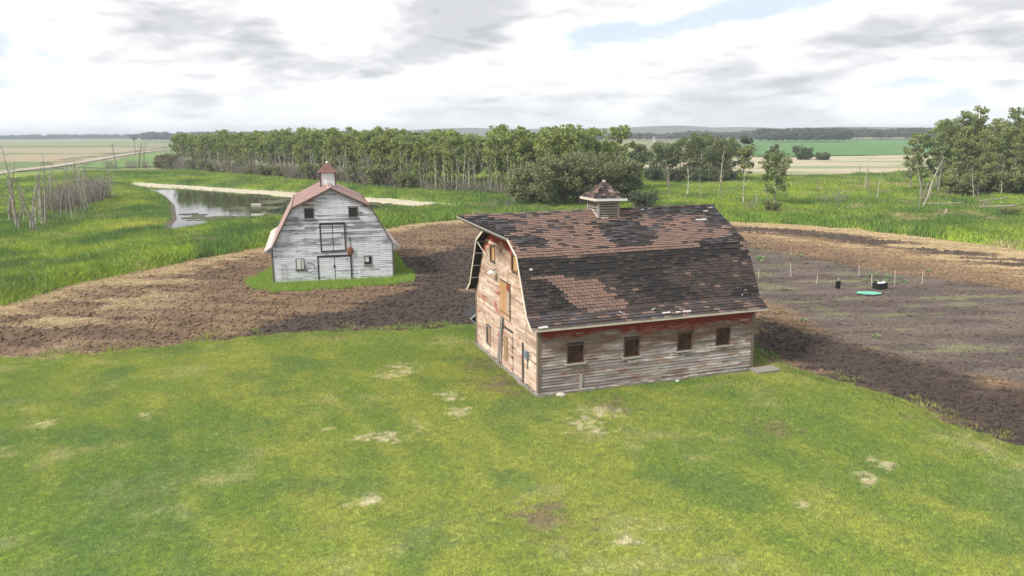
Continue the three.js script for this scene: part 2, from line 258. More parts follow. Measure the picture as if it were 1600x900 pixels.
// joints of every course of siding, shared by the texture and the boards
function courses(W, H, e, seed, len = 3.6) {
  const r = rng(seed), rows = [];
  for (let k = 0; k * e < H; k++) { const j = []; let x = -r() * len; while (x < W) { if (x > 0.3 && x < W - 0.3) j.push(x); x += len * (0.45 + r() * 0.9); } rows.push({ j, lift: r(), warp: r() }); }
  return rows;
}
function sidingTexture(W, H, ppm, e, rows, seed, colour) { // weathered boards: grain along the board, one tone for each board
  return texture(Math.round(W * ppm), Math.round(H * ppm), (i, j) => {
    const x = i / ppm, y = j / ppm, k = Math.min(rows.length - 1, Math.floor(y / e)), row = rows[k]; let b = 0; while (b < row.j.length && row.j[b] < x) b++;
    const tone = h3(k, b, seed), g1 = n2(x * 1.6 + tone * 40, y * 75, seed), g2 = n2(x * 7 + tone * 90, y * 210, seed + 1);
    return colour(x, y, tone, g1 * 0.6 + g2 * 0.4, k);
  });
}
function plank(x0b, x1b, x0t, x1t, y0, y1, zb, zt, th, W, H) { // a lap board: zb and zt are how proud its lower and upper edge stand
  const p = [[x0b, y0, zb - th], [x1b, y0, zb - th], [x1t, y1, zt - th], [x0t, y1, zt - th], [x0b, y0, zb], [x1b, y0, zb], [x1t, y1, zt], [x0t, y1, zt]];
  const F = [[4, 5, 6, 7], [1, 0, 3, 2], [0, 1, 5, 4], [7, 6, 2, 3], [5, 1, 2, 6], [0, 4, 7, 3]], pos = [], uv = [], idx = [];
  F.forEach((f, n) => { for (const v of f) { pos.push(...p[v]); uv.push(p[v][0] / W, p[v][1] / H); } const b = n * 4; idx.push(b, b + 1, b + 2, b, b + 2, b + 3); });
  const g = new THREE.BufferGeometry(); g.setAttribute('position', new THREE.Float32BufferAttribute(pos, 3)); g.setAttribute('uv', new THREE.Float32BufferAttribute(uv, 2)); g.setIndex(idx); g.computeVertexNormals(); return g;
}
// boards of one wall (or door leaf): span(y) gives its ends, holes are openings
function siding(wall, mat, W, H, e, rows, span, holes, { y0 = 0, y1 = H, z = 0, join = false, slack = 0.012, skip } = {}) {
  const all = [];
  rows.forEach((row, k) => {
    const a = Math.max(y0, k * e), b = Math.min(y1, k * e + e + 0.008); if (b - a < 0.03 || a >= y1) return;
    const [lb, rb] = span(a), [lt, rt] = span(b); if (rb - lb < 0.15) return;
    let parts = [[lb, rb]];
    for (const c of row.j) parts = parts.flatMap(([p, q]) => (c > p + 0.3 && c < q - 0.3 ? [[p, c - 0.004], [c + 0.004, q]] : [[p, q]]));
    for (const [hx0, hx1, hy0, hy1] of holes) if (a < hy1 - 0.03 && b > hy0 + 0.03) parts = parts.flatMap(([p, q]) => (q < hx0 || p > hx1 ? [[p, q]] : [[p, hx0], [hx1, q]].filter(([m, n]) => n - m > 0.05)));
    parts.forEach(([p, q], n) => {
      if (skip && skip(k, p, q)) return;
      const off = (h3(k, n, 7) - 0.5) * slack, droop = h3(k, n, 9) > 0.9 ? 0.014 : 0;
      const g = plank(p, q, p === lb ? Math.max(lt, p) : p, q === rb ? Math.min(rt, q) : q, a - droop * h3(k, n, 3), b - 0.004, z + 0.04 + off, z + 0.01 + off * 0.4, 0.02, W, H);
      if (join) all.push(g); else mesh('board', g, mat, wall);
    });
  });
  if (join) tag(mesh('siding', mergeGeometries(all), mat, wall), null, null, null, 'stuff');
}
function wallPanel(barn, name, outline, holes, place, mat = aged) { // the sheathing behind the boards, with real openings
  const s = new THREE.Shape(outline.map(([x, y]) => new THREE.Vector2(x, y)));
  for (const [a, b, c, d] of holes) s.holes.push(new THREE.Path([[a, c], [a, d], [b, d], [b, c]].map(([x, y]) => new THREE.Vector2(x, y))));
  const g = new THREE.ExtrudeGeometry(s, { depth: 0.08, bevelEnabled: false }); g.translate(0, 0, -0.085);
  const m = mesh(name, g, mat, barn); place(m); return m;
}
function part(barn, name, geos, mat, place = () => {}, label) { const m = mesh(name, geos.length > 1 ? mergeGeometries(geos) : geos[0], mat, barn); place(m); if (label) m.userData.label = label; return m; }
function opening(barn, place, [x0, x1, y0, y1], pane, frame, { sill, depth = 0.05, w = 0.05, label } = {}) { // window > pane, frame, sill
  const cx = (x0 + x1) / 2, cy = (y0 + y1) / 2, m = part(barn, 'window', [bx(x1 - x0, y1 - y0, 0.025, cx, cy, -depth)], pane, place, label);
  for (const [a, b, c, d] of [[x0 - w, x1 + w, y1, y1 + w], [x0 - w, x1 + w, y0 - w, y0], [x0 - w, x0, y0, y1], [x1, x1 + w, y0, y1]]) mesh('frame', bx(b - a, d - c, 0.09, (a + b) / 2, (c + d) / 2, 0.008), frame, m);
  if (sill) mesh('sill', bx(x1 - x0 + 0.24, 0.05, 0.13, cx, y0 - w - 0.026, 0.045, 0.12), sill, m);
  return m;
}
// a roof slope: its own axes are x along the ridge, y up the slope, z outwards
function slope(p0, p1, W, far) {
  const dv = p1[0] - p0[0], dh = p1[1] - p0[1], l = Math.hypot(dv, dh), m = new THREE.Matrix4();
  const X = new THREE.Vector3(far ? -1 : 1, 0, 0), Y = new THREE.Vector3(0, dh / l, ((far ? 1 : -1) * dv) / l), Z = X.clone().cross(Y);
  m.makeBasis(X, Y, Z).setPosition(0, p0[1], far ? -(W - p0[0]) : -p0[0]); return { m, l, far };
}
const slab = (P, th) => { const g = new THREE.ExtrudeGeometry(new THREE.Shape(P.map(([x, y]) => new THREE.Vector2(x, y))), { depth: th, bevelEnabled: false }); g.translate(0, 0, -th); return g; };
const profileV = (prof, h) => { if (h <= prof[0][1]) return prof[0][0]; for (let i = 1; i < prof.length; i++) if (h <= prof[i][1]) return lerp(prof[i - 1][0], prof[i][0], (h - prof[i - 1][1]) / (prof[i][1] - prof[i - 1][1])); return prof[prof.length - 1][0]; };

// ---- the red barn
{
  const L = 11, W = 9.13, prof = [[-0.35, 3.14], [0.287, 3.61], [1.549, 6.07], [W / 2, 7.6]], ov = 0.434, ov2 = 0.5, hood = 2.217, kinkV = 2.786;
  const barn = thing('red_barn', 'weathered red barn with gambrel roof of patchy brown shingles', 'barn', 1.13, 0.06, -32.335, 0.3389);
  const e = 0.138, id = () => {}, gab = (m) => { m.rotation.y = -Math.PI / 2; m.position.set(0, 0, -W); };
  const inV = (h) => Math.max(0, profileV(prof, h + 0.07)) + 0.02;
  // side wall
  const HS = 3.34, rowsS = courses(L, HS, e, 5, 4.2);
  const sideTex = sidingTexture(L, HS, 180, e, rowsS, 21, (x, y, t, g, k) => {
    const f = fbm(x * 0.55, y * 1.5, 4, 3), f2 = fbm(x * 1.7 + 7, y * 5, 4, 6), f3 = fbm(x * 5, y * 24, 3, 9);
    let c = mix([118, 109, 106], [222, 214, 212], clamp(g * 0.75 + (t - 0.5) * 0.95 + (f - 0.5) * 0.7 + 0.12));
    c = mix(c, [128, 104, 86], step(0.42, 0.66, f2 * 0.6 + f * 0.4 + (t - 0.5) * 0.16) * 0.65);
    c = mix(c, [96, 68, 52], step(-0.28, 0.42, y - 1.95 + (f - 0.5) * 2.4 + (t - 0.5) * 0.7) * (0.35 + 0.5 * step(0.35, 0.6, g)));
    c = mix(c, [122, 46, 38], step(0.62, 0.74, f2) * step(0.5, 0.7, f3 * 0.5 + g * 0.5) * 0.55);
    c = mix(c, [120, 30, 24], step(-0.12, 0.16, y - 2.66 + (f - 0.5) * 0.7 + (f2 - 0.5) * 0.9 + (g - 0.5) * 0.25) * (0.7 + 0.3 * step(0.3, 0.5, g)));
    c = mix(c, [158, 142, 130], step(0.5, 0.72, f3 * 0.5 + f2 * 0.5) * step(2.2, 2.6, y) * step(0.46, 0.6, f) * 0.55);
    c = mix(c, [74, 58, 48], step(0.66, 0.9, n2(x * 0.9 + t * 30, y * 30, 17)) * 0.5);
    c = mix(c, [62, 50, 43], step(0.86, 0.97, n2(x * 3.1, y * 46, 15)) * 0.7);
    return mix(c, [52, 42, 37], step(0.955, 0.985, n2(x * 9, y * 14, 25)));
  });
  const sideMat = new THREE.MeshStandardMaterial({ map: sideTex, roughness: 0.92 });
  const wins = [[1.36, 2.08, 1.44, 2.2], [4.14, 4.84, 1.44, 2.2], [6.88, 7.58, 1.46, 2.24], [8.95, 9.65, 1.5, 2.28]];
  const pad = (h, w = 0.05) => h.map(([a, b, c, d]) => [a - w, b + w, c - w, d + w]);
  const side = wallPanel(barn, 'side_wall', [[0, 0], [L, 0], [L, HS], [0, HS]], wins, id);
  siding(side, sideMat, L, HS, e, rowsS, () => [0.08, L - 0.08], pad(wins), { y0: 0.1, slack: 0.02, skip: (k, p, q) => k === 0 && p < 2 });
  const paneS = new THREE.MeshStandardMaterial({ roughness: 0.8, map: texture(256, 256, (i, j) => { const f = fbm(i / 60, j / 40, 4, 5), g = n2(i / 5, j / 90, 4); return mix(mix([44, 27, 20], [84, 50, 30], step(0.3, 0.9, f)), [88, 70, 56], step(0.4, 0.9, fbm(i / 120 + 9, j / 60, 3, 8)) * 0.6 * (0.6 + g * 0.4)); }) });
  const frameDark = std(0.12, 0.075, 0.05, 0.95);
  wins.forEach((w, i) => opening(barn, id, w, paneS, frameDark, { sill: std(0.42, 0.38, 0.34, 0.9), label: ['boarded window nearest the front corner, brown rusty board', 'boarded window with an orange rust stain', 'boarded window with a grey lower half', 'darkest boarded window nearest the back corner'][i] }));
  // front gable
  const HG = 7.62, rowsG = courses(W, HG, e, 15, 3.4);
  const gabTex = sidingTexture(W, HG, 200, e, rowsG, 31, (x, y, t, g) => {
    const f = fbm(x * 0.6 + 3, y * 0.9, 4, 13), f2 = fbm(x * 2.1, y * 6, 4, 16);
    let c = mix([140, 116, 100], [214, 196, 180], clamp(g * 0.75 + (t - 0.5) * 0.55 + (f - 0.5) * 0.5 + 0.12));
    c = mix(c, [150, 108, 82], step(0.5, 0.72, f2 * 0.6 + g * 0.4) * 0.6);
    c = mix(c, [150, 48, 34], step(0.6, 0.72, f2) * step(0.54, 0.68, fbm(x * 0.9, y * 0.9 + 20, 3, 17)) * 0.5);
    c = mix(c, [134, 36, 22], step(-0.25, 0.25, y - 5.95 + (f - 0.5) * 1.8 + (f2 - 0.5) * 1.2) * 0.85);
    return mix(c, [84, 62, 48], step(0.7, 0.95, n2(x * 1.5 + t * 20, y * 40, 19)) * 0.7);
  });
  const gabMat = new THREE.MeshStandardMaterial({ map: gabTex, roughness: 0.92 });
  const bw = [1.8, 2.5, 0.6, 1.5], up1 = [2.58, 3.3, 5.1, 5.82], up2 = [5.83, 6.55, 5.1, 5.82], door = [4.6, 5.9, 0.1, 2.08], loft = [4.04, 5.5, 2.85, 4.36];
  const outline = [[0, 0], [W, 0], [W, 3.3], [W - 0.26, 3.55], [W - 1.5, 6.0], [W / 2, 7.52], [1.5, 6.0], [0.26, 3.55], [0, 3.3]];
  const gable = wallPanel(barn, 'gable_wall', outline, [bw, up1, up2], gab);
  const slots = [[2.965, 3.015, 0.1, 2.3], [7.69, 7.73, 1.95, 3.2]];
  siding(gable, gabMat, W, HG, e, rowsG, (y) => [Math.max(0.06, inV(y)), W - Math.max(0.06, inV(y))], [...pad([bw, up1, up2], 0.06), ...pad([door, loft], 0.035), ...slots], { y0: 0.14, slack: 0.016 });
  const leaf = (name, [a, b, c, d], label, board = gabMat) => { const m = part(barn, name, [bx(b - a, d - c, 0.03, (a + b) / 2, (c + d) / 2, 0.005)], aged, gab, label); siding(m, board, W, HG, e, rowsG, () => [a + 0.01, b - 0.01], [], { y0: c + 0.01, y1: d - 0.01, z: 0.022, slack: 0.01 }); return m; };
  const d1 = leaf('door', door, 'pale plank door with a boarded brown opening');
  mesh('panel', bx(0.52, 1.2, 0.03, 5.0, 1.15, 0.068), brownWood, d1);
  for (const y of [0.35, 0.95, 1.4, 1.85]) mesh('hinge', bx(0.16, 0.06, 0.02, 5.86, y, 0.07), rust, d1);
  const tanTex = texture(256, 256, (i, j) => mix([150, 112, 72], [186, 150, 106], n2(i / 6, j / 120, 3) * 0.6 + n2(i / 40, j / 60, 9) * 0.4));
  const tan = new THREE.MeshStandardMaterial({ map: tanTex, roughness: 0.9 });
  const d2 = part(barn, 'loft_door', [bx(loft[1] - loft[0], loft[3] - loft[2], 0.03, 4.77, 3.605, 0.005)], aged, gab, 'tan loft door of upright planks');
  for (let k = 0; k < 7; k++) mesh('plank', bx(0.2, 1.46, 0.03, 4.04 + 0.105 + k * 0.2085, 3.605, 0.038 + (k % 3) * 0.003), k < 5 ? tan : gabMat, d2);
  for (const [x, y] of [[5.48, 3.05], [5.48, 4.1], [4.06, 3.7]]) mesh('hinge', bx(0.18, 0.05, 0.02, x, y, 0.065), darkIron, d2);
  mesh('drip_board', bx(1.6, 0.07, 0.06, 4.77, 2.79, 0.06), tan, d2);
  mesh('jamb', bx(0.07, 1.75, 0.06, 5.58, 3.5, 0.05), std(0.12, 0.08, 0.05), d2);
  opening(barn, gab, bw, brownWood, greyWood, { label: 'low boarded opening left of the plank door' });
  opening(barn, gab, up1, tan, frameDark, { label: 'upper gable window boarded with tan planks' });
  opening(barn, gab, up2, tan, frameDark, { label: 'upper gable window close under the near roof edge' });
  part(barn, 'leaning_plank', [bar([4.56, 2.6, 0.12], [4.12, 0.02, 0.2], 0.17, 0.05)], greyWood, gab, 'grey plank leaning beside the plank door');
  part(barn, 'batten', [bx(0.13, 1.95, 0.05, 7.32, 1.05, 0.065)], std(0.08, 0.07, 0.06), gab, 'dark upright batten on the gable wall');
  part(barn, 'door_track', [bx(0.05, 2.3, 0.02, 2.99, 1.2, 0.012)], rust, gab);
  const mt = part(barn, 'meter_box', [bx(0.24, 0.34, 0.14, 7.92, 1.62, 0.12), bx(0.1, 0.1, 0.06, 7.92, 1.72, 0.2)], std(0.2, 0.24, 0.3, 0.5), gab, 'blue grey electric meter box');
  mesh('conduit', bx(0.04, 0.5, 0.04, 7.92, 1.2, 0.07), greyWood, mt);
  { const sh = new THREE.LatheGeometry([[0.03, 0.14], [0.06, 0.12], [0.2, 0.02], [0.21, 0], [0.19, 0.01], [0.04, 0.1]].map((p) => new THREE.Vector2(...p)), 20); sh.translate(3.57, 4.62, 0.3);
    const lamp = part(barn, 'wall_lamp', [sh], whitePaint, gab, 'white saucer shade of an unlit barn lamp'); mesh('bracket', bar([3.57, 4.78, 0.02], [3.57, 4.74, 0.3], 0.03), darkIron, lamp); }
  // hidden walls
  const fw = wallPanel(barn, 'side_wall', [[0, 0], [L, 0], [L, HS], [0, HS]], [], (m) => { m.rotation.y = Math.PI; m.position.set(L, 0, -W); });
  siding(fw, sideMat, L, HS, e, rowsS, () => [0.08, L - 0.08], [], { y0: 0.1, join: true });
  const bg = wallPanel(barn, 'gable_wall', outline, [], (m) => { m.rotation.y = Math.PI / 2; m.position.set(L, 0, 0); });
  siding(bg, gabMat, W, HG, e, rowsG, (y) => [Math.max(0.06, inV(y)), W - Math.max(0.06, inV(y))], [], { y0: 0.14, join: true });
  // corners, footing
  const corner = std(0.17, 0.135, 0.105, 0.95);
  for (const [x, z] of [[-0.005, -0.005], [L + 0.005, -0.005], [-0.005, -W + 0.005], [L + 0.005, -W + 0.005]]) { const sx = x < 1 ? -1 : 1, sz = z > -1 ? 1 : -1; part(barn, 'corner_board', [bx(0.05, 3.2, 0.16, x + sx * 0.03, 1.66, z - sz * 0.035), bx(0.12, 3.2, 0.05, x - sx * 0.058, 1.66, z + sz * 0.02)], corner); }
  { const b = new THREE.BoxGeometry(L + 0.42, 0.36, W + 0.42, 40, 1, 30), p = b.attributes.position; for (let i = 0; i < p.count; i++) { const k = n2(p.getX(i) * 2.2, p.getZ(i) * 2.2, 5) - 0.5; p.setXYZ(i, p.getX(i) + k * 0.16, p.getY(i) + (p.getY(i) > 0 ? k * 0.12 : 0), p.getZ(i) + (n2(p.getX(i) * 3 + 8, p.getZ(i) * 3, 6) - 0.5) * 0.16); } b.computeVertexNormals(); b.translate(L / 2, 0.0, -W / 2); part(barn, 'footing', [b], concrete, id, 'crumbling pale concrete footing'); }
  part(barn, 'patch_board', [bx(0.11, 0.78, 0.03, 1.99, 0.46, 0.062)], std(0.4, 0.37, 0.34), id, 'short upright patch board low on the side wall');
  part(barn, 'patch_board', [bx(1.1, 0.09, 0.03, 4.55, 0.06, 0.12, 0, 0.03, 0.03)], greyWood, id, 'loose grey board lying along the footing');

  // roof decks
  const deckMat = std(0.022, 0.019, 0.018, 0.95), deckUnder = deckMat;
  const decks = [], near = [], K = prof.length - 1;
  for (const far of [false, true]) for (let i = 0; i < K; i++) {
    const s = slope(prof[i], prof[i + 1], W, far), a = -ov, b = L + ov2; let P;
    if (i === K - 1) { const yk = (s.l * (kinkV - prof[i][0])) / (prof[i + 1][0] - prof[i][0]); P = [[b, 0], [b, s.l], [-hood, s.l], [a, yk], [a, 0]]; } else P = [[a, 0], [b, 0], [b, s.l], [a, s.l]];
    if (far) P = P.map(([x, y]) => [-x, y]);
    const area = THREE.ShapeUtils.area(P.map(([x, y]) => new THREE.Vector2(x, y))); if (area < 0) P.reverse();
    decks.push(slab(P, 0.05).applyMatrix4(s.m)); near.push({ ...s, i, far });
  }
  const roof = part(barn, 'roof', decks, deckUnder);
  // shingles: one tab each; the tones are those of new, worn and stripped tabs
  const TONES = [[0.021, 0.018, 0.019], [0.04, 0.031, 0.028], [0.062, 0.045, 0.04], [0.16, 0.105, 0.086], [0.205, 0.128, 0.1], [0.068, 0.063, 0.07]];
  const shingleGrain = tile(256, 24, 4, (v) => { const k = sRGB(clamp(0.72 + (v - 0.5) * 1.2)); return [k, k, k]; });
  const toneMats = TONES.map((c) => new THREE.MeshStandardMaterial({ color: lin(c[0] * 1.35, c[1] * 1.35, c[2] * 1.35), map: shingleGrain, roughness: 0.95 }));
  const mergedMat = new THREE.MeshStandardMaterial({ vertexColors: true, map: shingleGrain, roughness: 0.95 });
  const lowBrown = [[0.61, 1.61], [1.76, 1.57], [1.88, 1.33], [3.1, 1.28], [3.48, 0.7], [4.21, 0.17], [3.99, -0.1], [2.04, 0], [1.36, 0.71], [0.97, 1.2]];
  const lowBlack = [[[-0.5, 2.6], [4.19, 2.48], [8.64, 2.62], [11.3, 2.5], [11.6, 1.86], [9, 1.95], [6.4, 1.62], [6.6, 1.05], [4.3, 1.1], [3.64, 1.48], [1.9, 1.55], [-0.1, 1.74]], [[4.8, 0.95], [6.1, 0.98], [8.35, 0.42], [7.15, 0.17], [5.2, 0.3]], [[-0.3, 1.59], [0.94, 1.05], [2.04, 0.04], [0.2, 0.06], [0.6, 0.5], [-0.1, 0.9]], [[9.8, 0.3], [11.5, 0.5], [11.6, 0], [10, 0]]];
  const upDark = [[[-0.5, 1.37], [0.66, 1.29], [1.24, 0.45], [-0.5, 0.4]], [[4.0, 2.33], [5.2, 2.2], [6.25, 2.5], [6.5, 1.4], [6.5, 0.2], [4.28, 0.07], [3.97, 1.19]], [[6.11, 3.2], [11.6, 3.4], [11.6, 1.2], [11.6, 0], [8.3, -0.1], [8.4, 0.2], [11.1, 0.45], [10.9, 1.2], [9.88, 2.34], [7.81, 2.75]], [[-2.2, 3.4], [-1.1, 3.4], [0.4, 2.2], [0.2, 1.7], [-0.6, 1.6]]];
  const toneOf = (i, x, y, r) => {
    const j = (n2(x * 1.3, y * 3, 4) - 0.5) * 0.35, f = fbm(x * 0.8, y * 1.6, 3, 44);
    if (i === 0) return r < 0.15 ? 3 : r < 0.62 ? 2 : f > 0.5 ? 1 : 5;
    if (i === 1) {
      if (y > 2.5) return x < 8.6 ? (r < 0.8 ? 4 : 3) : x > 10.9 ? 3 : 0;
      if (x > 11 && y > 2.2) return 3;
      if (sd(lowBrown, x + j, y) < 0.02) return r < 0.75 ? 4 : 3;
      for (const P of lowBlack) if (sd(P, x + j * 2, y + j) < 0) return r < 0.78 ? 0 : 1;
      return r < 0.04 ? 3 : r < 0.6 ? 2 : 1;
    }
    if (y < 0.1 && x < 7) return 4;
    for (const P of upDark) if (sd(P, x + j * 2, y + j) < 0) return r < 0.4 ? 0 : r < 0.72 ? 5 : 1;
    return f > 0.56 ? (r < 0.45 ? 3 : r < 0.8 ? 2 : 5) : r < 0.66 ? 4 : r < 0.93 ? 3 : 1;
  };
  const tabShape = (w, l) => plank(0, w, 0, w, 0, l, 0.034, 0.008, 0.01, 0.9, 0.9);
  const tw = 0.32, gap = 0.026, ex = 0.145, tabG = tabShape(tw - gap, ex + 0.012), eye = new THREE.Vector3(0, 11.43, 0), tabs = [], R = rng(77);
  barn.updateMatrixWorld(true);
  for (const s of near) {
    const n = Math.round(s.l / ex), st = s.l / n, cosF = new THREE.Vector3().setFromMatrixColumn(s.m, 2);
    for (let k = 0; k < n; k++) {
      const y = k * st - (k === 0 ? 0.03 : 0), b = L + ov2; let a = -ov;
      if (s.i === K - 1) { const yk = (s.l * (kinkV - prof[2][0])) / (prof[3][0] - prof[2][0]); if (y > yk) a = lerp(-ov, -hood, (y - yk) / (s.l - yk)); }
      for (let x = a - (k % 2 ? tw / 2 : 0) - R() * 0.03; x < b; x += tw) {
        const r = R(), x0 = Math.max(x, a), x1 = Math.min(x + tw - gap, b); if (x1 - x0 < 0.05) continue;
        const tone = s.far ? (r < 0.5 ? 3 : 2) : toneOf(s.i, x0, y, r);
        if (!s.far && tone === 0 && s.i > 0 && (R() < 0.08 || n2(x0 * 0.7 + k * 9.3, k * 5.7, 12) > 0.64)) continue;                       // torn off: the felt below shows
        const sc = (x1 - x0) / (tw - gap), m = new THREE.Matrix4().makeTranslation(s.far ? -x1 : x0, y + (R() - 0.5) * 0.014, (R() < 0.1 ? 0.012 : 0) + R() * 0.006);
        m.multiply(new THREE.Matrix4().makeRotationZ((R() - 0.5) * 0.02)).multiply(new THREE.Matrix4().makeScale(sc, 1, tone === 0 ? 0.8 : 1)).premultiply(s.m);
        const c = new THREE.Vector3().setFromMatrixPosition(m).applyMatrix4(barn.matrixWorld), to = eye.clone().sub(c), d = to.length();
        tabs.push({ m, tone, v: 0.92 + R() * 0.16, show: s.far ? 0 : (sc * cosF.clone().transformDirection(barn.matrixWorld).dot(to.normalize())) / (d * d) });
      }
    }
  }
  tabs.sort((p, q) => q.show - p.show);
  tabs.slice(0, 300).forEach((t) => { const m = mesh('shingle', tabG, toneMats[t.tone], roof); m.matrix.copy(t.m); m.matrix.decompose(m.position, m.quaternion, m.scale); });
  const rest = mergeGeometries(tabs.slice(300).map((t) => { const g = tabG.clone().applyMatrix4(t.m), n = g.attributes.position.count, c = TONES[t.tone].map((v) => v * 1.35 * t.v), a = new Float32Array(n * 3); for (let i = 0; i < n; i++) a.set(c, i * 3); g.setAttribute('color', new THREE.BufferAttribute(a, 3)); return g; }));
  tag(mesh('shingles', rest, mergedMat, roof), null, null, null, 'stuff');
  // ridge caps
  for (let x = -hood, k = 0; x < L + ov2; x += 0.3, k++) { if (x > 4.5 && x < 5.6) continue; const g = mergeGeometries([bx(0.29, 0.16, 0.012, 0, -0.076, 0.012), ]); const m = mesh('ridge_cap', mergeGeometries([bx(0.29, 0.012, 0.17, x + 0.15, 7.6 + 0.002, -W / 2 + 0.075, 0.47), bx(0.29, 0.012, 0.17, x + 0.15, 7.6 + 0.002, -W / 2 - 0.075, -0.47)]), toneMats[x > 6 ? (k % 3 ? 0 : 2) : [2, 3, 3, 5][k % 4]], roof); }
  // pale scraps and patches on the slopes
  const scrap = std(0.5, 0.48, 0.46, 0.8), S1 = slope(prof[1], prof[2], W), S2 = slope(prof[2], prof[3], W), S0 = slope(prof[0], prof[1], W);
  for (const [S, x, y, w, h, t] of [[S2, 10.05, 2.05, 0.62, 0.1, 0], [S2, 10.75, 2.8, 0.3, 0.08, 0.1], [S2, 11.2, 3.1, 0.22, 0.07, 0], [S2, 7.3, 3.22, 0.12, 0.07, 0.3], [S2, 7.7, 3.24, 0.2, 0.06, 0], [S1, 0.12, 2.08, 0.14, 0.09, 0], [S0, 4.0, 0.5, 0.3, 0.035, -0.7], [S0, 5.6, 0.56, 0.25, 0.035, 0.4], [S0, 6.15, 0.28, 0.42, 0.08, 0], [S0, 6.75, 0.25, 0.25, 0.07, 0], [S0, 7.2, 0.25, 0.45, 0.08, 0], [S1, 10.75, 0.35, 0.06, 0.05, 0], [S1, 10.5, 0.12, 0.07, 0.05, 0.4], [S0, 0.1, 0.1, 0.45, 0.1, 0.05]]) {
    const m = mesh('patch', bx(w, h, 0.006, 0, 0, 0.032), scrap, roof); m.applyMatrix4(new THREE.Matrix4().makeRotationZ(t).premultiply(new THREE.Matrix4().makeTranslation(x, y, 0)).premultiply(S.m));
  }
  // trim: eaves, rakes, hood
  const pt = (x, [v, h], d = 0) => [x, h - d, -v], mir = ([v, h]) => [W - v, h], top = [W / 2, 7.6], kink = [kinkV, 6.7];
  part(barn, 'fascia', [bx(L + ov + ov2, 0.11, 0.03, (L + ov2 - ov) / 2, 3.1, 0.375)], paleTrim, id, 'pale peeling fascia along the near eave');
  part(barn, 'fascia', [bx(L + ov + ov2, 0.11, 0.03, (L + ov2 - ov) / 2, 3.1, -W - 0.375)], paleTrim);
  part(barn, 'frieze_board', [bx(L - 0.2, 0.3, 0.03, L / 2, 2.94, 0.055)], std(0.19, 0.022, 0.015, 0.85), id, 'strip of surviving red paint below the eave');
  const cream = std(0.62, 0.55, 0.45, 0.8);
  for (const f of [(p) => p, mir]) {
    const x = -ov - 0.015;
    part(barn, 'rake_board', [bar(pt(x, f(prof[0]), 0.08), pt(x, f(prof[1]), 0.08), 0.03, 0.1)], cream); part(barn, 'rake_board', [bar(pt(x, f(prof[1]), 0.06), pt(x, f(prof[2]), 0.06), 0.03, 0.1)], cream); part(barn, 'rake_board', [bar(pt(x, f(prof[2]), 0.06), pt(x, f(kink), 0.06), 0.03, 0.1)], cream);
    part(barn, 'hood_board', [bar(pt(x - 0.01, f(kink), 0.09), pt(-hood - 0.02, f(top), 0.09), 0.035, 0.17)], std(0.36, 0.34, 0.33, 0.85), id, 'grey edge board of the hay hood');
    for (let i = 0; i < K; i++) part(barn, 'rake_board', [bar(pt(L + ov2 + 0.015, f(prof[i]), 0.07), pt(L + ov2 + 0.015, f(prof[i + 1]), 0.07), 0.03, 0.1)], greyWood);
  }
  for (const h of [3.9, 4.6, 5.3, 5.95, 6.5]) { const v = profileV(prof, h) + 0.13; part(barn, 'lookout', [bar([-ov, h - 0.03, -(W - v)], [-0.03, h - 0.03, -(W - v)], 0.06)], greyWood); part(barn, 'lookout', [bar([-ov, h - 0.03, -v], [-0.03, h - 0.03, -v], 0.06)], greyWood); }
  part(barn, 'brace', [bar([-ov, 5.9, -(W - 1.75)], [-0.05, 5.1, -(W - 2.3)], 0.045)], paleTrim);
  // cupola
  {
    const c = part(barn, 'cupola', [bx(0.86, 1.5, 0.96, 0, 0.2, 0)], deckMat, (m) => { m.position.set(5.18, 7.35, -4.53); m.rotation.z = -0.02; }, 'slatted roof cupola with a hipped shingle cap');
    const post = std(0.3, 0.27, 0.25), slat = std(0.42, 0.38, 0.34, 0.9), w = 0.525, d = 0.575;
    for (const x of [-w, w]) for (const z of [-d, d]) mesh('post', bx(0.11, 1.35, 0.11, x, 0.18, z), post, c);
    for (let k = 0; k < 8; k++) { const y = -0.12 + k * 0.125; for (const z of [-d, d]) mesh('slat', bx(2 * w - 0.1, 0.085, 0.02, 0, y, z, Math.sign(z) * 0.6), slat, c); for (const x of [-w, w]) mesh('slat', bx(0.02, 0.085, 2 * d - 0.1, x, y, 0, 0, 0, Math.sign(x) * -0.6), slat, c); }
    for (const s of [1, -1]) mesh('flashing', bx(1.34, 0.22, 0.03, 0, -0.15, s * (d + 0.14), s * -0.9), whitePaint, c);
    for (const s of [1, -1]) mesh('flashing', new THREE.ExtrudeGeometry(new THREE.Shape([[-0.66, -0.22], [0.66, -0.22], [0.66, -0.02], [0, 0.32], [-0.66, -0.02]].map((p) => new THREE.Vector2(...p))), { depth: 0.02, bevelEnabled: false }).rotateY(Math.PI / 2).translate(s * (w + 0.065) - 0.01, 0, 0), paleTrim, c);
    const ey = 0.86, ap = 1.66, ox = 0.83, oz = 0.88, capR = [];
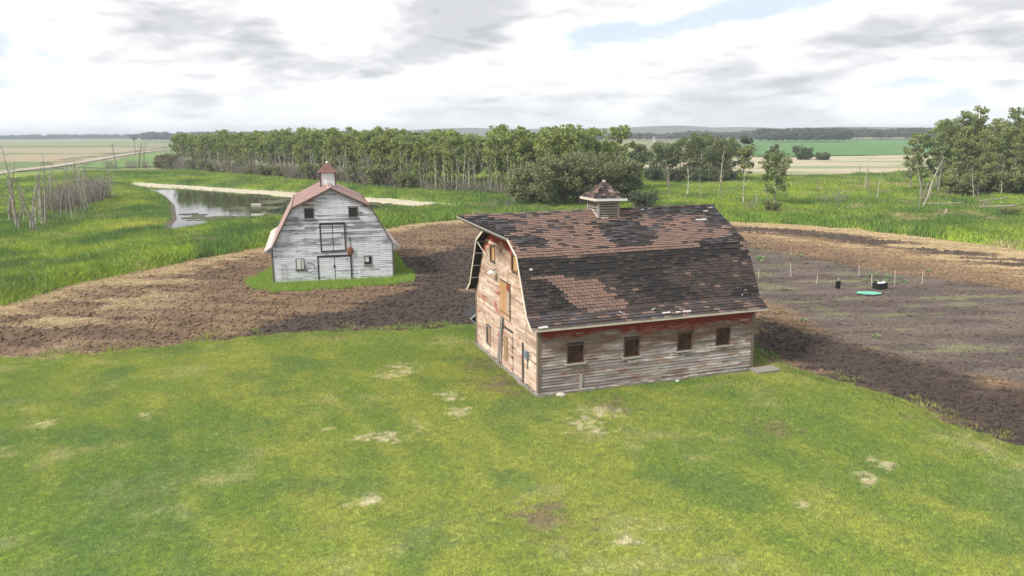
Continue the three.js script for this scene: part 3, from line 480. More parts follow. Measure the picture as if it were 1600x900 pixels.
    for (const [a, b] of [[[-ox, oz], [ox, oz]], [[ox, oz], [ox, -oz]], [[ox, -oz], [-ox, -oz]], [[-ox, -oz], [-ox, oz]]]) {
      const A = new THREE.Vector3(a[0], ey, a[1]), B = new THREE.Vector3(b[0], ey, b[1]), T = new THREE.Vector3(0, ap, 0), N = B.clone().sub(A).cross(T.clone().sub(A)).normalize(), n = 7, pos = [], col = [], idx = [], uv = [];
      for (let k = 0; k < n; k++) for (let q = 0; q < 6; q++) { // courses of small tabs
        const t0 = k / n, t1 = (k + 1.12) / n, P = (u, t, z) => A.clone().lerp(T, Math.min(t, 1)).lerp(B.clone().lerp(T, Math.min(t, 1)), u).addScaledVector(N, z), u0 = q / 6 + 0.008, u1 = (q + 1) / 6 - 0.008, c0 = TONES[[3, 2, 0, 2, 3, 5, 4][Math.floor(h3(k, q, a[0] * 10) * 7)]].map((v) => v * 1.3), b0 = pos.length / 3;
        for (const v of [P(u0, t0, 0), P(u1, t0, 0), P(u0, t0, 0.03), P(u1, t0, 0.03), P(u0, t1, 0.008), P(u1, t1, 0.008)]) { pos.push(v.x, v.y, v.z); col.push(...c0); uv.push(v.x, v.z); } idx.push(b0, b0 + 1, b0 + 3, b0, b0 + 3, b0 + 2, b0 + 2, b0 + 3, b0 + 5, b0 + 2, b0 + 5, b0 + 4);
      }
      const g = new THREE.BufferGeometry(); g.setAttribute('position', new THREE.Float32BufferAttribute(pos, 3)); g.setAttribute('color', new THREE.Float32BufferAttribute(col, 3)); g.setAttribute('uv', new THREE.Float32BufferAttribute(uv, 2)); g.setIndex(idx); capR.push(g.toNonIndexed()); capR[capR.length - 1].computeVertexNormals();
    }
    const cone = new THREE.ConeGeometry(Math.SQRT2 * 0.84, ap - ey, 4, 1).rotateY(Math.PI / 4).translate(0, (ap + ey) / 2 - 0.005, 0);
    mesh('cap_deck', cone, deckMat, c);
    tag(mesh('cap_shingles', mergeGeometries(capR), mergedMat, c), null, null, null, 'stuff');
    for (const s of [1, -1]) { mesh('cap_fascia', bx(2 * ox + 0.04, 0.12, 0.03, 0, ey - 0.06, s * (oz + 0.015)), whitePaint, c); mesh('cap_fascia', bx(0.03, 0.12, 2 * oz, s * (ox + 0.015), ey - 0.06, 0), paleTrim, c); }
    mesh('cap_tip', bx(0.12, 0.06, 0.12, 0, ap, 0), whitePaint, c); mesh('patch', bx(0.24, 0.01, 0.1, 0.12, 1.22, 0.5, 0.74), scrap, c);
  }
}

// ---- the grey barn
{
  const W = 9.22, L = 12.87, prof = [[-0.54, 2.6], [0.1, 3.02], [1.6, 5.84], [W / 2, 7.31]], ov = 0.25, e = 0.15;
  const barn = thing('grey_barn', 'grey barn with peeling white boards and faded red brown gambrel roof', 'barn', -18.357, 0.03, -58.848, 0.2541);
  const id = () => {}, HG = 7.35, rows = courses(W, HG, e, 25, 4.4), inV = (h) => Math.max(0, profileV(prof, h + 0.08)) + 0.03;
  const tex = sidingTexture(W, HG, 150, e, rows, 51, (x, y, t, g, k) => {
    const f = fbm(x * 0.5 + 2, y * 0.8, 4, 23), f2 = fbm(x * 1.5, y * 5.5, 4, 26);
    const bare = step(0.4, 0.66, f * 0.45 + f2 * 0.35 + (t - 0.5) * 0.42 + (g - 0.5) * 0.35 + (y > 2.1 && y < 5.2 ? 0.06 : 0) - (y < 2 ? 0.07 : 0));
    let c = mix([214, 215, 219], [116, 117, 124], bare * 0.95);
    c = mix(c, [160, 161, 168], step(0.3, 0.7, g) * 0.35);
    c = mix(c, [112, 90, 74], step(0.5, 0.62, f2) * step(4.6, 5.4, y) * step(1.6, 0.9, Math.min(Math.abs(x - 2.2), Math.abs(x - 7.6))) * 0.75);
    c = mix(c, [70, 70, 76], step(0.83, 0.96, n2(x * 1.6, y * 40, 29)) * 0.8);
    return mix(c, [60, 58, 60], step(0.95, 0.985, n2(x * 6, y * 11, 28)));
  });
  const mat = new THREE.MeshStandardMaterial({ map: tex, roughness: 0.9 });
  const uw1 = [2.6, 3.26, 5.02, 5.74], uw2 = [5.92, 6.58, 5.02, 5.74], rw = [6.96, 7.5, 1.24, 1.86], lw = [1.76, 2.32, 1.1, 1.86], loft = [3.72, 5.5, 2.46, 4.5], door = [3.44, 5.86, 0.1, 1.94];
  const outline = [[0, 0], [W, 0], [W, 2.85], [W - 0.15, 2.98], [W - 1.62, 5.78], [W / 2, 7.24], [1.62, 5.78], [0.15, 2.98], [0, 2.85]];
  const pad = (h, w) => h.map(([a, b, c, d]) => [a - w, b + w, c - w, d + w]);
  const front = wallPanel(barn, 'gable_wall', outline, [uw1, uw2, rw, lw], id);
  siding(front, mat, W, HG, e, rows, (y) => [Math.max(0.05, inV(y)), W - Math.max(0.05, inV(y))], [...pad([uw1, uw2, rw, lw], 0.05), ...pad([loft, door], 0.05)], { y0: 0.1, slack: 0.014 });
  const leaf = (name, [a, b, c, d], label) => { const m = part(barn, name, [bx(b - a, d - c, 0.03, (a + b) / 2, (c + d) / 2, -0.004)], aged, id, label); siding(m, mat, W, HG, e, rows, () => [a + 0.015, b - 0.015], [], { y0: c + 0.015, y1: d - 0.015, z: 0.012, slack: 0.008 }); return m; };
  leaf('loft_door', [3.72, 4.6, 2.46, 4.5], 'left leaf of the loft door'); leaf('loft_door', [4.63, 5.5, 2.46, 4.5], 'right leaf of the loft door');
  const dl = leaf('door', [3.44, 4.64, 0.1, 1.94], 'left leaf of the ground floor door'); leaf('door', [4.67, 5.86, 0.1, 1.94], 'right leaf of the ground floor door');
  mesh('latch', bx(0.1, 0.24, 0.04, 4.6, 1.2, 0.06), darkIron, dl);
  const jam = std(0.07, 0.065, 0.06, 0.9);
  for (const [a, b, w] of [[[3.66, 2.45, 0.05], [3.66, 4.56, 0.05], 0.045], [[5.56, 2.45, 0.05], [5.56, 4.56, 0.05], 0.045], [[3.62, 4.57, 0.05], [5.6, 4.57, 0.05], 0.045], [[3.38, 0.06, 0.05], [3.38, 2.0, 0.05], 0.08], [[5.93, 0.06, 0.05], [5.93, 2.1, 0.05], 0.09], [[3.3, 2.02, 0.06], [5.98, 2.02, 0.06], 0.06]]) part(barn, 'jamb', [bar(a, b, w, 0.05)], jam);
  part(barn, 'drip_board', [bx(1.9, 0.05, 0.1, 4.6, 2.4, 0.06)], jam);
  const dark = std(0.02, 0.018, 0.02, 0.35), fr = std(0.2, 0.19, 0.19);
  opening(barn, id, uw1, dark, fr, { sill: greyWood, label: 'dark upper window at left of the grey gable' }); opening(barn, id, uw2, dark, fr, { sill: greyWood, label: 'dark upper window at right of the grey gable' });
  const rwm = opening(barn, id, rw, dark, fr, { sill: greyWood, label: 'low window half covered by a white panel' }); mesh('panel', bx(0.32, 0.42, 0.02, 7.13, 1.64, -0.02), whitePaint, rwm);
  const lwm = opening(barn, id, lw, std(0.46, 0.46, 0.44), fr, { sill: jam, label: 'low window closed by a pale shutter' }); mesh('shutter', bx(0.5, 0.76, 0.03, 2.05, 1.5, 0.07), std(0.58, 0.58, 0.54), lwm); mesh('batten', bx(0.05, 0.7, 0.02, 2.12, 1.5, 0.096), greyWood, lwm);
  { const t = new THREE.TorusGeometry(0.37, 0.022, 8, 40).translate(2.76, 1.2, 0.085), h = part(barn, 'iron_hoop', [t], std(0.09, 0.09, 0.095), id, 'iron wheel hoop hung beside the shuttered window'); }
  for (const x of [0.66, 0.94]) part(barn, 'hanging_bar', [bx(0.02, 1.15, 0.02, x, 0.95, 0.07)], greyWood); part(barn, 'hanging_bar', [bx(0.3, 0.02, 0.02, 0.8, 1.53, 0.07)], greyWood);
  { const g = new THREE.SphereGeometry(0.3, 16, 12); g.scale(0.8, 1.15, 0.3); g.translate(5.88, 2.36, 0.12); part(barn, 'rusty_hood', [g], rust, id, 'rusty round metal hood above the door'); part(barn, 'cable', [bar([5.9, 2.7, 0.06], [5.86, 3.5, 0.06], 0.03)], darkIron); }
  part(barn, 'marker_post', [bx(0.08, 1.0, 0.06, 6.5, 0.5, 0.3)], whitePaint, id, 'thin white post standing by the wall');
  const walls = [['side_wall', L, (m) => { m.rotation.y = -Math.PI / 2; m.position.set(0, 0, -L); }], ['side_wall', L, (m) => { m.rotation.y = Math.PI / 2; m.position.set(W, 0, 0); }]];
  for (const [n, w, pl] of walls) { const m = wallPanel(barn, n, [[0, 0], [w, 0], [w, 2.9], [0, 2.9]], [], pl); siding(m, mat, W, HG, e, courses(w, 2.9, e, 31), () => [0.06, w - 0.06], [], { y0: 0.1, join: true }); }
  const bk = wallPanel(barn, 'gable_wall', outline, [], (m) => { m.rotation.y = Math.PI; m.position.set(W, 0, -L); }); siding(bk, mat, W, HG, e, rows, (y) => [Math.max(0.05, inV(y)), W - Math.max(0.05, inV(y))], [], { y0: 0.1, join: true });
  for (const x of [-0.02, W + 0.02]) part(barn, 'corner_board', [bx(0.1, 2.75, 0.05, x + (x < 1 ? 0.06 : -0.06), 1.45, 0.025), bx(0.04, 2.75, 0.16, x, 1.45, -0.06)], std(0.13, 0.12, 0.115));
  part(barn, 'footing', [bx(W + 0.1, 0.22, L + 0.1, W / 2, 0.01, -L / 2)], concrete);
  // roof: decks with courses of worn shingles too fine to pick apart
  const decks = [], strips = [], pale = [], R = rng(9);
  const tint = (g, c) => { const n = g.attributes.position.count, a = new Float32Array(n * 3); for (let i = 0; i < n; i++) a.set(c, i * 3); g.setAttribute('color', new THREE.BufferAttribute(a, 3)); return g; };
  for (const far of [false, true]) for (let i = 0; i < 3; i++) {
    const p = [prof[i], prof[i + 1]], s = slope(p[0], p[1], W, far), turn = new THREE.Matrix4().makeTranslation(W, 0, 0).multiply(new THREE.Matrix4().makeRotationY(Math.PI / 2)); // the ridge runs away from the front
    const m = turn.clone().multiply(s.m); const a = -ov, b = L + ov, P = far ? [[-b, 0], [-a, 0], [-a, s.l], [-b, s.l]] : [[a, 0], [b, 0], [b, s.l], [a, s.l]];
    decks.push(slab(P, 0.05).applyMatrix4(m));
    for (let y = -0.02; y < s.l - 0.02; y += 0.145) for (let x = a; x < b; x += 1.1) { const x1 = Math.min(x + 1.1, b), k = 0.85 + R() * 0.3, base = i === 0 ? [0.5, 0.42, 0.38] : i === 1 ? [0.3, 0.2, 0.175] : [0.255, 0.155, 0.135]; strips.push(tint(plank(far ? -x1 : x, far ? -x : x1, far ? -x1 : x, far ? -x : x1, y, y + 0.165, 0.018, 0.006, 0.005, 1, 1).applyMatrix4(m), base.map((v) => v * k))); }
  }
  const roof = part(barn, 'roof', decks, std(0.09, 0.065, 0.055, 0.95));
  tag(mesh('shingles', mergeGeometries(strips), new THREE.MeshStandardMaterial({ vertexColors: true, roughness: 0.85 }), roof), null, null, null, 'stuff');
  const rk = std(0.1, 0.065, 0.055), pt = (z, [x, h], d) => [x, h - d, z], mir = ([x, h]) => [W - x, h];
  for (const f of [(p) => p, mir]) for (const z of [ov + 0.015, -L - ov - 0.015]) for (let i = 0; i < 3; i++) part(barn, 'rake_board', [bar(pt(z, f(prof[i]), 0.07), pt(z, f(prof[i + 1]), 0.07), 0.1, 0.03)], i ? rk : std(0.3, 0.28, 0.27));
  for (const x of [-0.3, W + 0.3]) part(barn, 'soffit', [new THREE.ExtrudeGeometry(new THREE.Shape([[-0.24, -0.02], [0.3, 0.28], [0.3, -0.28]].map(([a, b]) => new THREE.Vector2(x < 0 ? a : -a, b))), { depth: 0.03, bevelEnabled: false }).translate(x, 2.62, 0.02)], std(0.34, 0.34, 0.36));
  part(barn, 'ridge_cap', [bx(0.22, 0.014, L + 2 * ov, W / 2 - 0.09, 7.3, -L / 2, 0, 0, 0.455), bx(0.22, 0.014, L + 2 * ov, W / 2 + 0.09, 7.3, -L / 2, 0, 0, -0.455)], std(0.4, 0.3, 0.27));
  const c = part(barn, 'cupola', [bx(1.16, 1.4, 1.16, 0, 0.55, 0)], std(0.78, 0.79, 0.82, 0.5), (m) => m.position.set(W / 2, 7.0, -6.2), 'white box cupola with a flared brown cap');
  for (const x of [-0.6, 0.6]) for (const z of [-0.6, 0.6]) mesh('post', bx(0.1, 1.4, 0.1, x, 0.55, z), std(0.13, 0.07, 0.06), c);
  { const ring = [[0.86, 1.24], [0.62, 1.38], [0.44, 1.62], [0.26, 1.84], [0.06, 1.96]].map(([r, y]) => new THREE.Vector2(r * Math.SQRT2, y)); mesh('cap', new THREE.LatheGeometry([new THREE.Vector2(0.01, 1.2), new THREE.Vector2(0.86 * Math.SQRT2, 1.2), ...ring, new THREE.Vector2(0.001, 1.97)], 4, Math.PI / 4).toNonIndexed(), std(0.15, 0.075, 0.06, 0.8, { flatShading: true, side: THREE.DoubleSide }), c); mesh('finial', new THREE.SphereGeometry(0.1, 10, 8).translate(0, 2.02, 0), whitePaint, c); }
}

// ---------------------------------------------------------------- grass
function bladeClump(n, hMin, hMax, spread, width, bend, seed, segs = 1) { // upright blades with a lean, merged into one tuft
  const r = rng(seed), pos = [], idx = [], nor = [];
  for (let k = 0; k < n; k++) {
    const a = r() * 6.283, d = Math.sqrt(r()) * spread, x = Math.cos(a) * d, z = Math.sin(a) * d, h = lerp(hMin, hMax, r()), b = r() * 6.283, l = bend * h * (0.3 + r()), t = r() * 6.283, w = width * (0.6 + r() * 0.8), dx = Math.cos(t) * w, dz = Math.sin(t) * w, lx = Math.cos(b) * l, lz = Math.sin(b) * l, o = pos.length / 3;
    if (segs === 1) { pos.push(x - dx, -0.02, z - dz, x + dx, -0.02, z + dz, x + lx, h, z + lz); idx.push(o, o + 1, o + 2); for (let q = 0; q < 3; q++) nor.push(-dz / w * 0.5, 0.8, dx / w * 0.5); }
    else { pos.push(x - dx, -0.03, z - dz, x + dx, -0.03, z + dz, x - dx * 0.8 + lx * 0.35, h * 0.6, z - dz * 0.8 + lz * 0.35, x + dx * 0.8 + lx * 0.35, h * 0.6, z + dz * 0.8 + lz * 0.35, x + lx, h, z + lz); idx.push(o, o + 1, o + 3, o, o + 3, o + 2, o + 2, o + 3, o + 4); for (let q = 0; q < 5; q++) nor.push(-dz / w * 0.5, 0.8, dx / w * 0.5); }
  }
  const g = new THREE.BufferGeometry(); g.setAttribute('position', new THREE.Float32BufferAttribute(pos, 3)); g.setAttribute('normal', new THREE.Float32BufferAttribute(nor, 3)); g.setIndex(idx); return g;
}
const leafy = (rough = 0.8) => new THREE.MeshStandardMaterial({ color: 0xffffff, roughness: rough, side: THREE.DoubleSide });
const blade = new THREE.MeshPhysicalMaterial({ color: 0xffffff, roughness: 0.95, transmission: 0.45, thickness: 0, side: THREE.DoubleSide });
function scatter(name, geo, mat, list, label, category) { // list of [x, y, z, scale, turn, r, g, b, tall]
  const m = shadows(new THREE.InstancedMesh(geo, mat, list.length)), M = new THREE.Matrix4(), q = new THREE.Quaternion(), up = new THREE.Vector3(0, 1, 0), c = new THREE.Color();
  list.forEach((l, i) => { M.compose(new THREE.Vector3(l[0], l[1], l[2]), q.setFromAxisAngle(up, l[4]), new THREE.Vector3(l[3], l[3] * (l[8] ?? 1), l[3])); m.setMatrixAt(i, M); m.setColorAt(i, c.setRGB(l[5], l[6], l[7])); });
  m.name = numbered(name); scene.add(m); return tag(m, label, category, null, 'stuff');
}
const inRed = (x, z, p = 0.1) => { const dx = x - 1.13, dz = z + 32.335, u = dx * 0.943 - dz * 0.3325, v = -dx * 0.3325 - dz * 0.943; return u > -p && u < 11 + p && v > -p && v < 9.13 + p; };
const inGrey = (x, z, p = 0.1) => { const dx = x + 18.357, dz = z + 58.848, u = dx * 0.968 - dz * 0.2514, v = -dx * 0.2514 - dz * 0.968; return u > -p && u < 9.22 + p && v > -p && v < 12.87 + p; };
{
  const r = rng(401), list = [];
  const bareAt = (c) => c[0] > c[1] * 1.02; // straw and earth carry little grass
  for (let t = 0; list.length < 300000 && t < 700000; t++) {
    const z = -17 - 29.5 * Math.pow(r(), 0.85), x = (r() * 2 - 1) * (2.5 - z * 0.68), e = lawnEdge(x, z); if (e > 0.12 + (r() < 0.25 ? Math.pow(r(), 3) * 2.2 * step(0.4, 0.7, n2(x * 0.9, z * 0.9, 66)) : 0) || inRed(x, z)) continue;
    const c = lawnColour(x, z); if (bareAt(c) && r() < 0.72) continue;
    const v = (0.7 + r() * 0.62) * 1.6, y = r() < 0.12 ? 1.5 : 1, s = lerp(0.85, 1.5, clamp((-z - 18) / 26)) * (e > -0.5 ? 1.4 : 1);
    list.push([x, e > 0 ? 0.03 : lawnHeight(x, z) - 0.005, z, s * (e > 0.2 ? 1.5 : 1), r() * 6.28, c[0] * v * y, c[1] * v * (y > 1 ? 1.15 : 1), c[2] * v, 0.7 + r() * 0.6]);
  }
  for (let t = 0; t < 26000; t++) { const x = -22 + r() * 19, z = -78 + r() * 24, e = islandEdge(x, z); if (e > 0.1 || inGrey(x, z)) continue; const v = 0.75 + r() * 0.5; list.push([x, 0.08, z, 2.0 + r() * 1.2, r() * 6.28, 0.26 * v, 0.4 * v, 0.04 * v, 1.3 + r() * 0.8]); }
  scatter('lawn_grass', bladeClump(10, 0.03, 0.075, 0.085, 0.0055, 0.7, 5), blade, list, 'short mown grass blades of the lawn', 'grass');
}
{ // tall meadow grass
  const r = rng(402), list = [], shade = [];
  for (let t = 0; t < 620000 && list.length < 290000; t++) {
    const z = -40 - 200 * Math.pow(r(), 1.25), x = (r() * 2 - 1) * (10 - z * 0.72), ds = sd(SOIL, x, z); if (ds < -0.25 - r() * 0.5 || x < -128 || x > 122) continue;
    const dp = sd(POND, x, z); if (dp < 0.4 + r() * 0.8) continue;
    if (sd(MEADOW, x, z) > -r() * 4) continue;
    if (dp < 3.6 && z < -122 + (x + 11) * 0.747) continue; // the far shore is bare sand
    const c = meadowColour(x, z), v = (0.7 + r() * 0.62) * 2.2, far = clamp((-z - 50) / 150), edge = ds < 3 ? 1.15 : 1;
    const reed = fbm(x * 0.16 + 8, z * 0.12, 4, 73) > 0.6 ? 1.3 : 1;
    list.push([x, groundHeight(x, z) - 0.03, z, lerp(0.9, 1.5, far) * edge, r() * 6.28, c[0] * v, c[1] * v, c[2] * v, (0.6 + r() * 0.6) * reed * (ds < 5 ? 1.05 : 0.85)]);
  }
  scatter('meadow_grass', bladeClump(13, 0.3, 0.72, 0.34, 0.02, 0.75, 6, 2), blade, list, 'tall bright green meadow grass', 'grass');
}
{ // clods and straw on the tilled band
  const r = rng(403), clods = [], straw = [];
  for (let t = 0; t < 190000 && clods.length < 60000; t++) {
    const z = -22 - 82 * Math.pow(r(), 1.3), x = (r() * 2 - 1) * (4 - z * 0.7); if (sd(SOIL, x, z) > 0 || sd(LAWN, x, z) < -0.35 || sd(ISLAND, x, z) < 0 || inRed(x, z, 0.3) || inGrey(x, z, 0.3)) continue;
    if (sd(GARDEN, x, z) < 0 && r() < 0.75) continue;
    const c = soilColour(x, z), v = 0.7 + r() * 0.6, s = Math.pow(r(), 4) * 0.1 + 0.016;
    clods.push([x, soilHeight(x, z) + s * 0.2, z, s * lerp(1, 1.7, clamp((-z - 30) / 60)), r() * 6.28, c[0] * v, c[1] * v, c[2] * v, 0.6 + r() * 0.4]);
    if (c[0] > 0.27 && straw.length < 22000) for (let k = 0; k < 2; k++) { const q = 0.8 + r() * 0.5; straw.push([x + r() - 0.5, soilHeight(x, z) + 0.03, z + r() - 0.5, 1, r() * 6.28, 0.46 * q, 0.36 * q, 0.21 * q, 1]); }
  }
  const ico = new THREE.IcosahedronGeometry(1, 1), p = ico.attributes.position; for (let i = 0; i < p.count; i++) { const k = 0.75 + 0.5 * n3(p.getX(i) * 1.7 + 9, p.getY(i) * 1.7 + 9, p.getZ(i) * 1.7 + 9); p.setXYZ(i, p.getX(i) * k, p.getY(i) * k, p.getZ(i) * k); } ico.computeVertexNormals();
  scatter('soil_clods', ico, leafy(1), clods, 'loose clods of turned brown soil', 'soil');
  const rs = rng(8), sg = []; for (let k = 0; k < 7; k++) sg.push(bx(0.3 + rs() * 0.3, 0.012, 0.014, (rs() - 0.5) * 0.8, 0.01 + rs() * 0.04, (rs() - 0.5) * 0.8, 0, rs() * 3.14, (rs() - 0.5) * 0.3));
  scatter('straw', mergeGeometries(sg), leafy(1), straw, 'dry straw strewn on the tilled strip', 'straw');
}

// ---------------------------------------------------------------- trees
function tube(P, rad, sides = 6) { // tapered tube through points
  const pos = [], idx = [], uv = [], n = P.length; let len = 0;
  for (let i = 0; i < n; i++) {
    const t = P[Math.min(i + 1, n - 1)].clone().sub(P[Math.max(i - 1, 0)]).normalize(), a = Math.abs(t.y) > 0.9 ? new THREE.Vector3(1, 0, 0) : new THREE.Vector3(0, 1, 0), u = a.cross(t).normalize(), w = t.clone().cross(u); if (i) len += P[i].distanceTo(P[i - 1]);
    for (let s = 0; s <= sides; s++) { const k = (s / sides) * 6.2832, q = P[i].clone().addScaledVector(u, Math.cos(k) * rad[i]).addScaledVector(w, Math.sin(k) * rad[i]); pos.push(q.x, q.y, q.z); uv.push(s / sides, len / 2.5); }
    if (i) for (let s = 0; s < sides; s++) { const b = i * (sides + 1) + s, c = b - sides - 1; idx.push(c, c + 1, b, b, c + 1, b + 1); }
  }
  const g = new THREE.BufferGeometry(); g.setAttribute('position', new THREE.Float32BufferAttribute(pos, 3)); g.setAttribute('uv', new THREE.Float32BufferAttribute(uv, 2)); g.setIndex(idx); g.computeVertexNormals(); return g;
}
const V = (x, y, z) => new THREE.Vector3(x, y, z);
function stem(r, base, dir, len, r0, r1, wob, n = 6) { const P = [], R = []; let p = base.clone(), d = dir.clone().normalize(); for (let i = 0; i <= n; i++) { P.push(p.clone()); R.push(lerp(r0, r1, i / n)); d.add(V((r() - 0.5) * wob, (r() - 0.4) * wob * 0.5, (r() - 0.5) * wob)).normalize(); p.addScaledVector(d, len / n); } return { P, R }; }
function leaves(r, clumps, n, size, tint) { // leaf-sized diamonds spread through the clumps
  const pos = [], col = [], idx = [];
  const tot = clumps.reduce((a, c) => a + c.w, 0);
  for (const c of clumps) {
    const m = Math.round((n * c.w) / tot), ct = 0.82 + r() * 0.36, warm = r();
    for (let k = 0; k < m; k++) {
      let x, y, z; do { x = r() * 2 - 1; y = r() * 2 - 1; z = r() * 2 - 1; } while (x * x + y * y + z * z > 1);
      const p = V(c.p.x + x * c.r, c.p.y + y * c.r * c.flat, c.p.z + z * c.r), a = V(r() - 0.5, r() - 0.5, r() - 0.5).normalize(), b = a.clone().cross(V(r() - 0.5, r() - 0.5, r() - 0.5)).normalize(), s = size * (0.6 + r() * 0.8), o = pos.length / 3;
      for (const v of [p.clone().addScaledVector(a, -s * 0.6), p.clone().addScaledVector(b, s * 0.36), p.clone().addScaledVector(a, s * 0.6), p.clone().addScaledVector(b, -s * 0.36)]) pos.push(v.x, v.y, v.z);
      idx.push(o, o + 1, o + 2, o, o + 2, o + 3); const k2 = ct * (0.75 + r() * 0.5), cc = mix(tint, [tint[0] * 1.45, tint[1] * 1.12, tint[2] * 0.8], warm * 0.5 + r() * 0.25); for (let q = 0; q < 4; q++) col.push(cc[0] * k2, cc[1] * k2, cc[2] * k2);
    }
  }
  const g = new THREE.BufferGeometry(); g.setAttribute('position', new THREE.Float32BufferAttribute(pos, 3)); g.setAttribute('color', new THREE.Float32BufferAttribute(col, 3)); g.setIndex(idx); g.computeVertexNormals(); return g;
}
// an aspen: bare pole, limbs, crown of clumps. Height h, crown from f * h upwards, radius cr
function aspenShape(seed, { h = 11, f = 0.42, cr = 1.7, r0 = 0.13, n = 1500, size = 0.3, tint = [0.15, 0.215, 0.045], lean = 0.05, limbs = 14, dead = 0, wob = 0.09, stems = 1, gap = 1 } = {}) {
  const r = rng(seed), wood = [], clumps = [];
  for (let s = 0; s < stems; s++) {
    const b = V(s ? (r() - 0.5) * 1.3 : 0, -0.15, s ? (r() - 0.5) * 1.3 : 0), sp = stems > 1 ? 0.32 : 0, hh = (h - cr * 0.85) * (s ? 0.75 + r() * 0.25 : 1), d = V((r() - 0.5) * (lean + sp) * 2, 1, (r() - 0.5) * (lean + sp) * 2);
    const T = stem(r, b, d, hh, r0, 0.02, wob, 8); wood.push(tube(T.P, T.R, 6));
    for (let k = 0; k < limbs; k++) {
      const t = lerp(f, 0.97, (k + r() * 0.8) / limbs), i = Math.min(7, Math.floor(t * 8)), p = T.P[i].clone().lerp(T.P[i + 1], t * 8 - i), u = (t - f) / (1 - f), az = k * 2.4 + r(), len = cr * (0.45 + 0.75 * Math.sin(Math.PI * clamp(0.18 + u * 0.75))) * (0.7 + r() * 0.5);
      const q = stem(r, p, V(Math.cos(az), 0.35 + r() * 0.75, Math.sin(az)), len, lerp(r0, 0.025, t) * 0.5, 0.012, 0.28, 3); wood.push(tube(q.P, q.R, 4));
      if (r() > dead) for (const [m, w] of [[2, 0.8], [3, 1]]) if (r() < gap) clumps.push({ p: q.P[m].clone().add(V((r() - 0.5) * 0.4, (r() - 0.5) * 0.4, (r() - 0.5) * 0.4)), r: cr * (0.26 + r() * 0.24), w: w * (0.6 + r() * 0.8), flat: 0.8 });
    }
    if (r() > dead) clumps.push({ p: T.P[8].clone(), r: cr * 0.3, w: 0.9, flat: 1.1 });
    for (let k = 0; k < 5; k++) { const t = f * (0.3 + r() * 0.7), i = Math.floor(t * 8), q = stem(r, T.P[i].clone(), V(r() - 0.5, 0.25, r() - 0.5), 0.5 + r() * 0.9, 0.025, 0.008, 0.3, 2); wood.push(tube(q.P, q.R, 3)); } // dead snags
  }
  return { wood: mergeGeometries(wood), crown: n ? leaves(r, clumps, n * stems, size, tint) : null };
}
const barkTex = texture(128, 512, (i, j) => { const f = n2(i / 9, j / 60, 3), m = step(0.72, 0.86, n2(i / 22, j / 5, 5)) * step(0.4, 0.6, n2(i / 40, j / 40, 6)); return mix(mix([150, 146, 134], [205, 202, 190], f), [58, 52, 46], m); });
const paleBark = new THREE.MeshStandardMaterial({ map: barkTex, color: lin(0.92, 0.9, 0.85), roughness: 0.9 }), greyBark = new THREE.MeshStandardMaterial({ map: barkTex, color: lin(0.56, 0.52, 0.5), roughness: 0.95 }), brownBark = new THREE.MeshStandardMaterial({ map: barkTex, color: lin(0.26, 0.2, 0.165), roughness: 0.95 });
const foliage = new THREE.MeshPhysicalMaterial({ vertexColors: true, roughness: 0.95, transmission: 0.4, thickness: 0, side: THREE.DoubleSide });
const NTH = (n) => { const a = ['', 'first', 'second', 'third', 'fourth', 'fifth', 'sixth', 'seventh', 'eighth', 'ninth', 'tenth', 'eleventh', 'twelfth', 'thirteenth', 'fourteenth', 'fifteenth', 'sixteenth', 'seventeenth', 'eighteenth', 'nineteenth'], t = ['', '', 'twent', 'thirt', 'fort', 'fift']; return n < 20 ? a[n] : n % 10 ? t[Math.floor(n / 10)] + 'y-' + a[n % 10] : t[n / 10] + 'ieth'; };
const counted = (list, text) => { const o = list.map((l, i) => [l[0] / -l[1], i]).sort((a, b) => a[0] - b[0]), out = []; o.forEach(([, i], k) => { out[i] = NTH(k + 1) + ' ' + text; }); return out; }; // counted from the left as seen from the lawn
function plant(name, shape, x, z, turn, scale, label, category, group, bark = paleBark, y = groundHeight(x, z)) {
  const t = thing(name, label, category, x, y, z, turn, group); t.scale.setScalar(scale);
  if (shape.wood) mesh('trunk', shape.wood, bark, t); if (shape.crown) mesh('crown', shape.crown, foliage, t); return t;
}
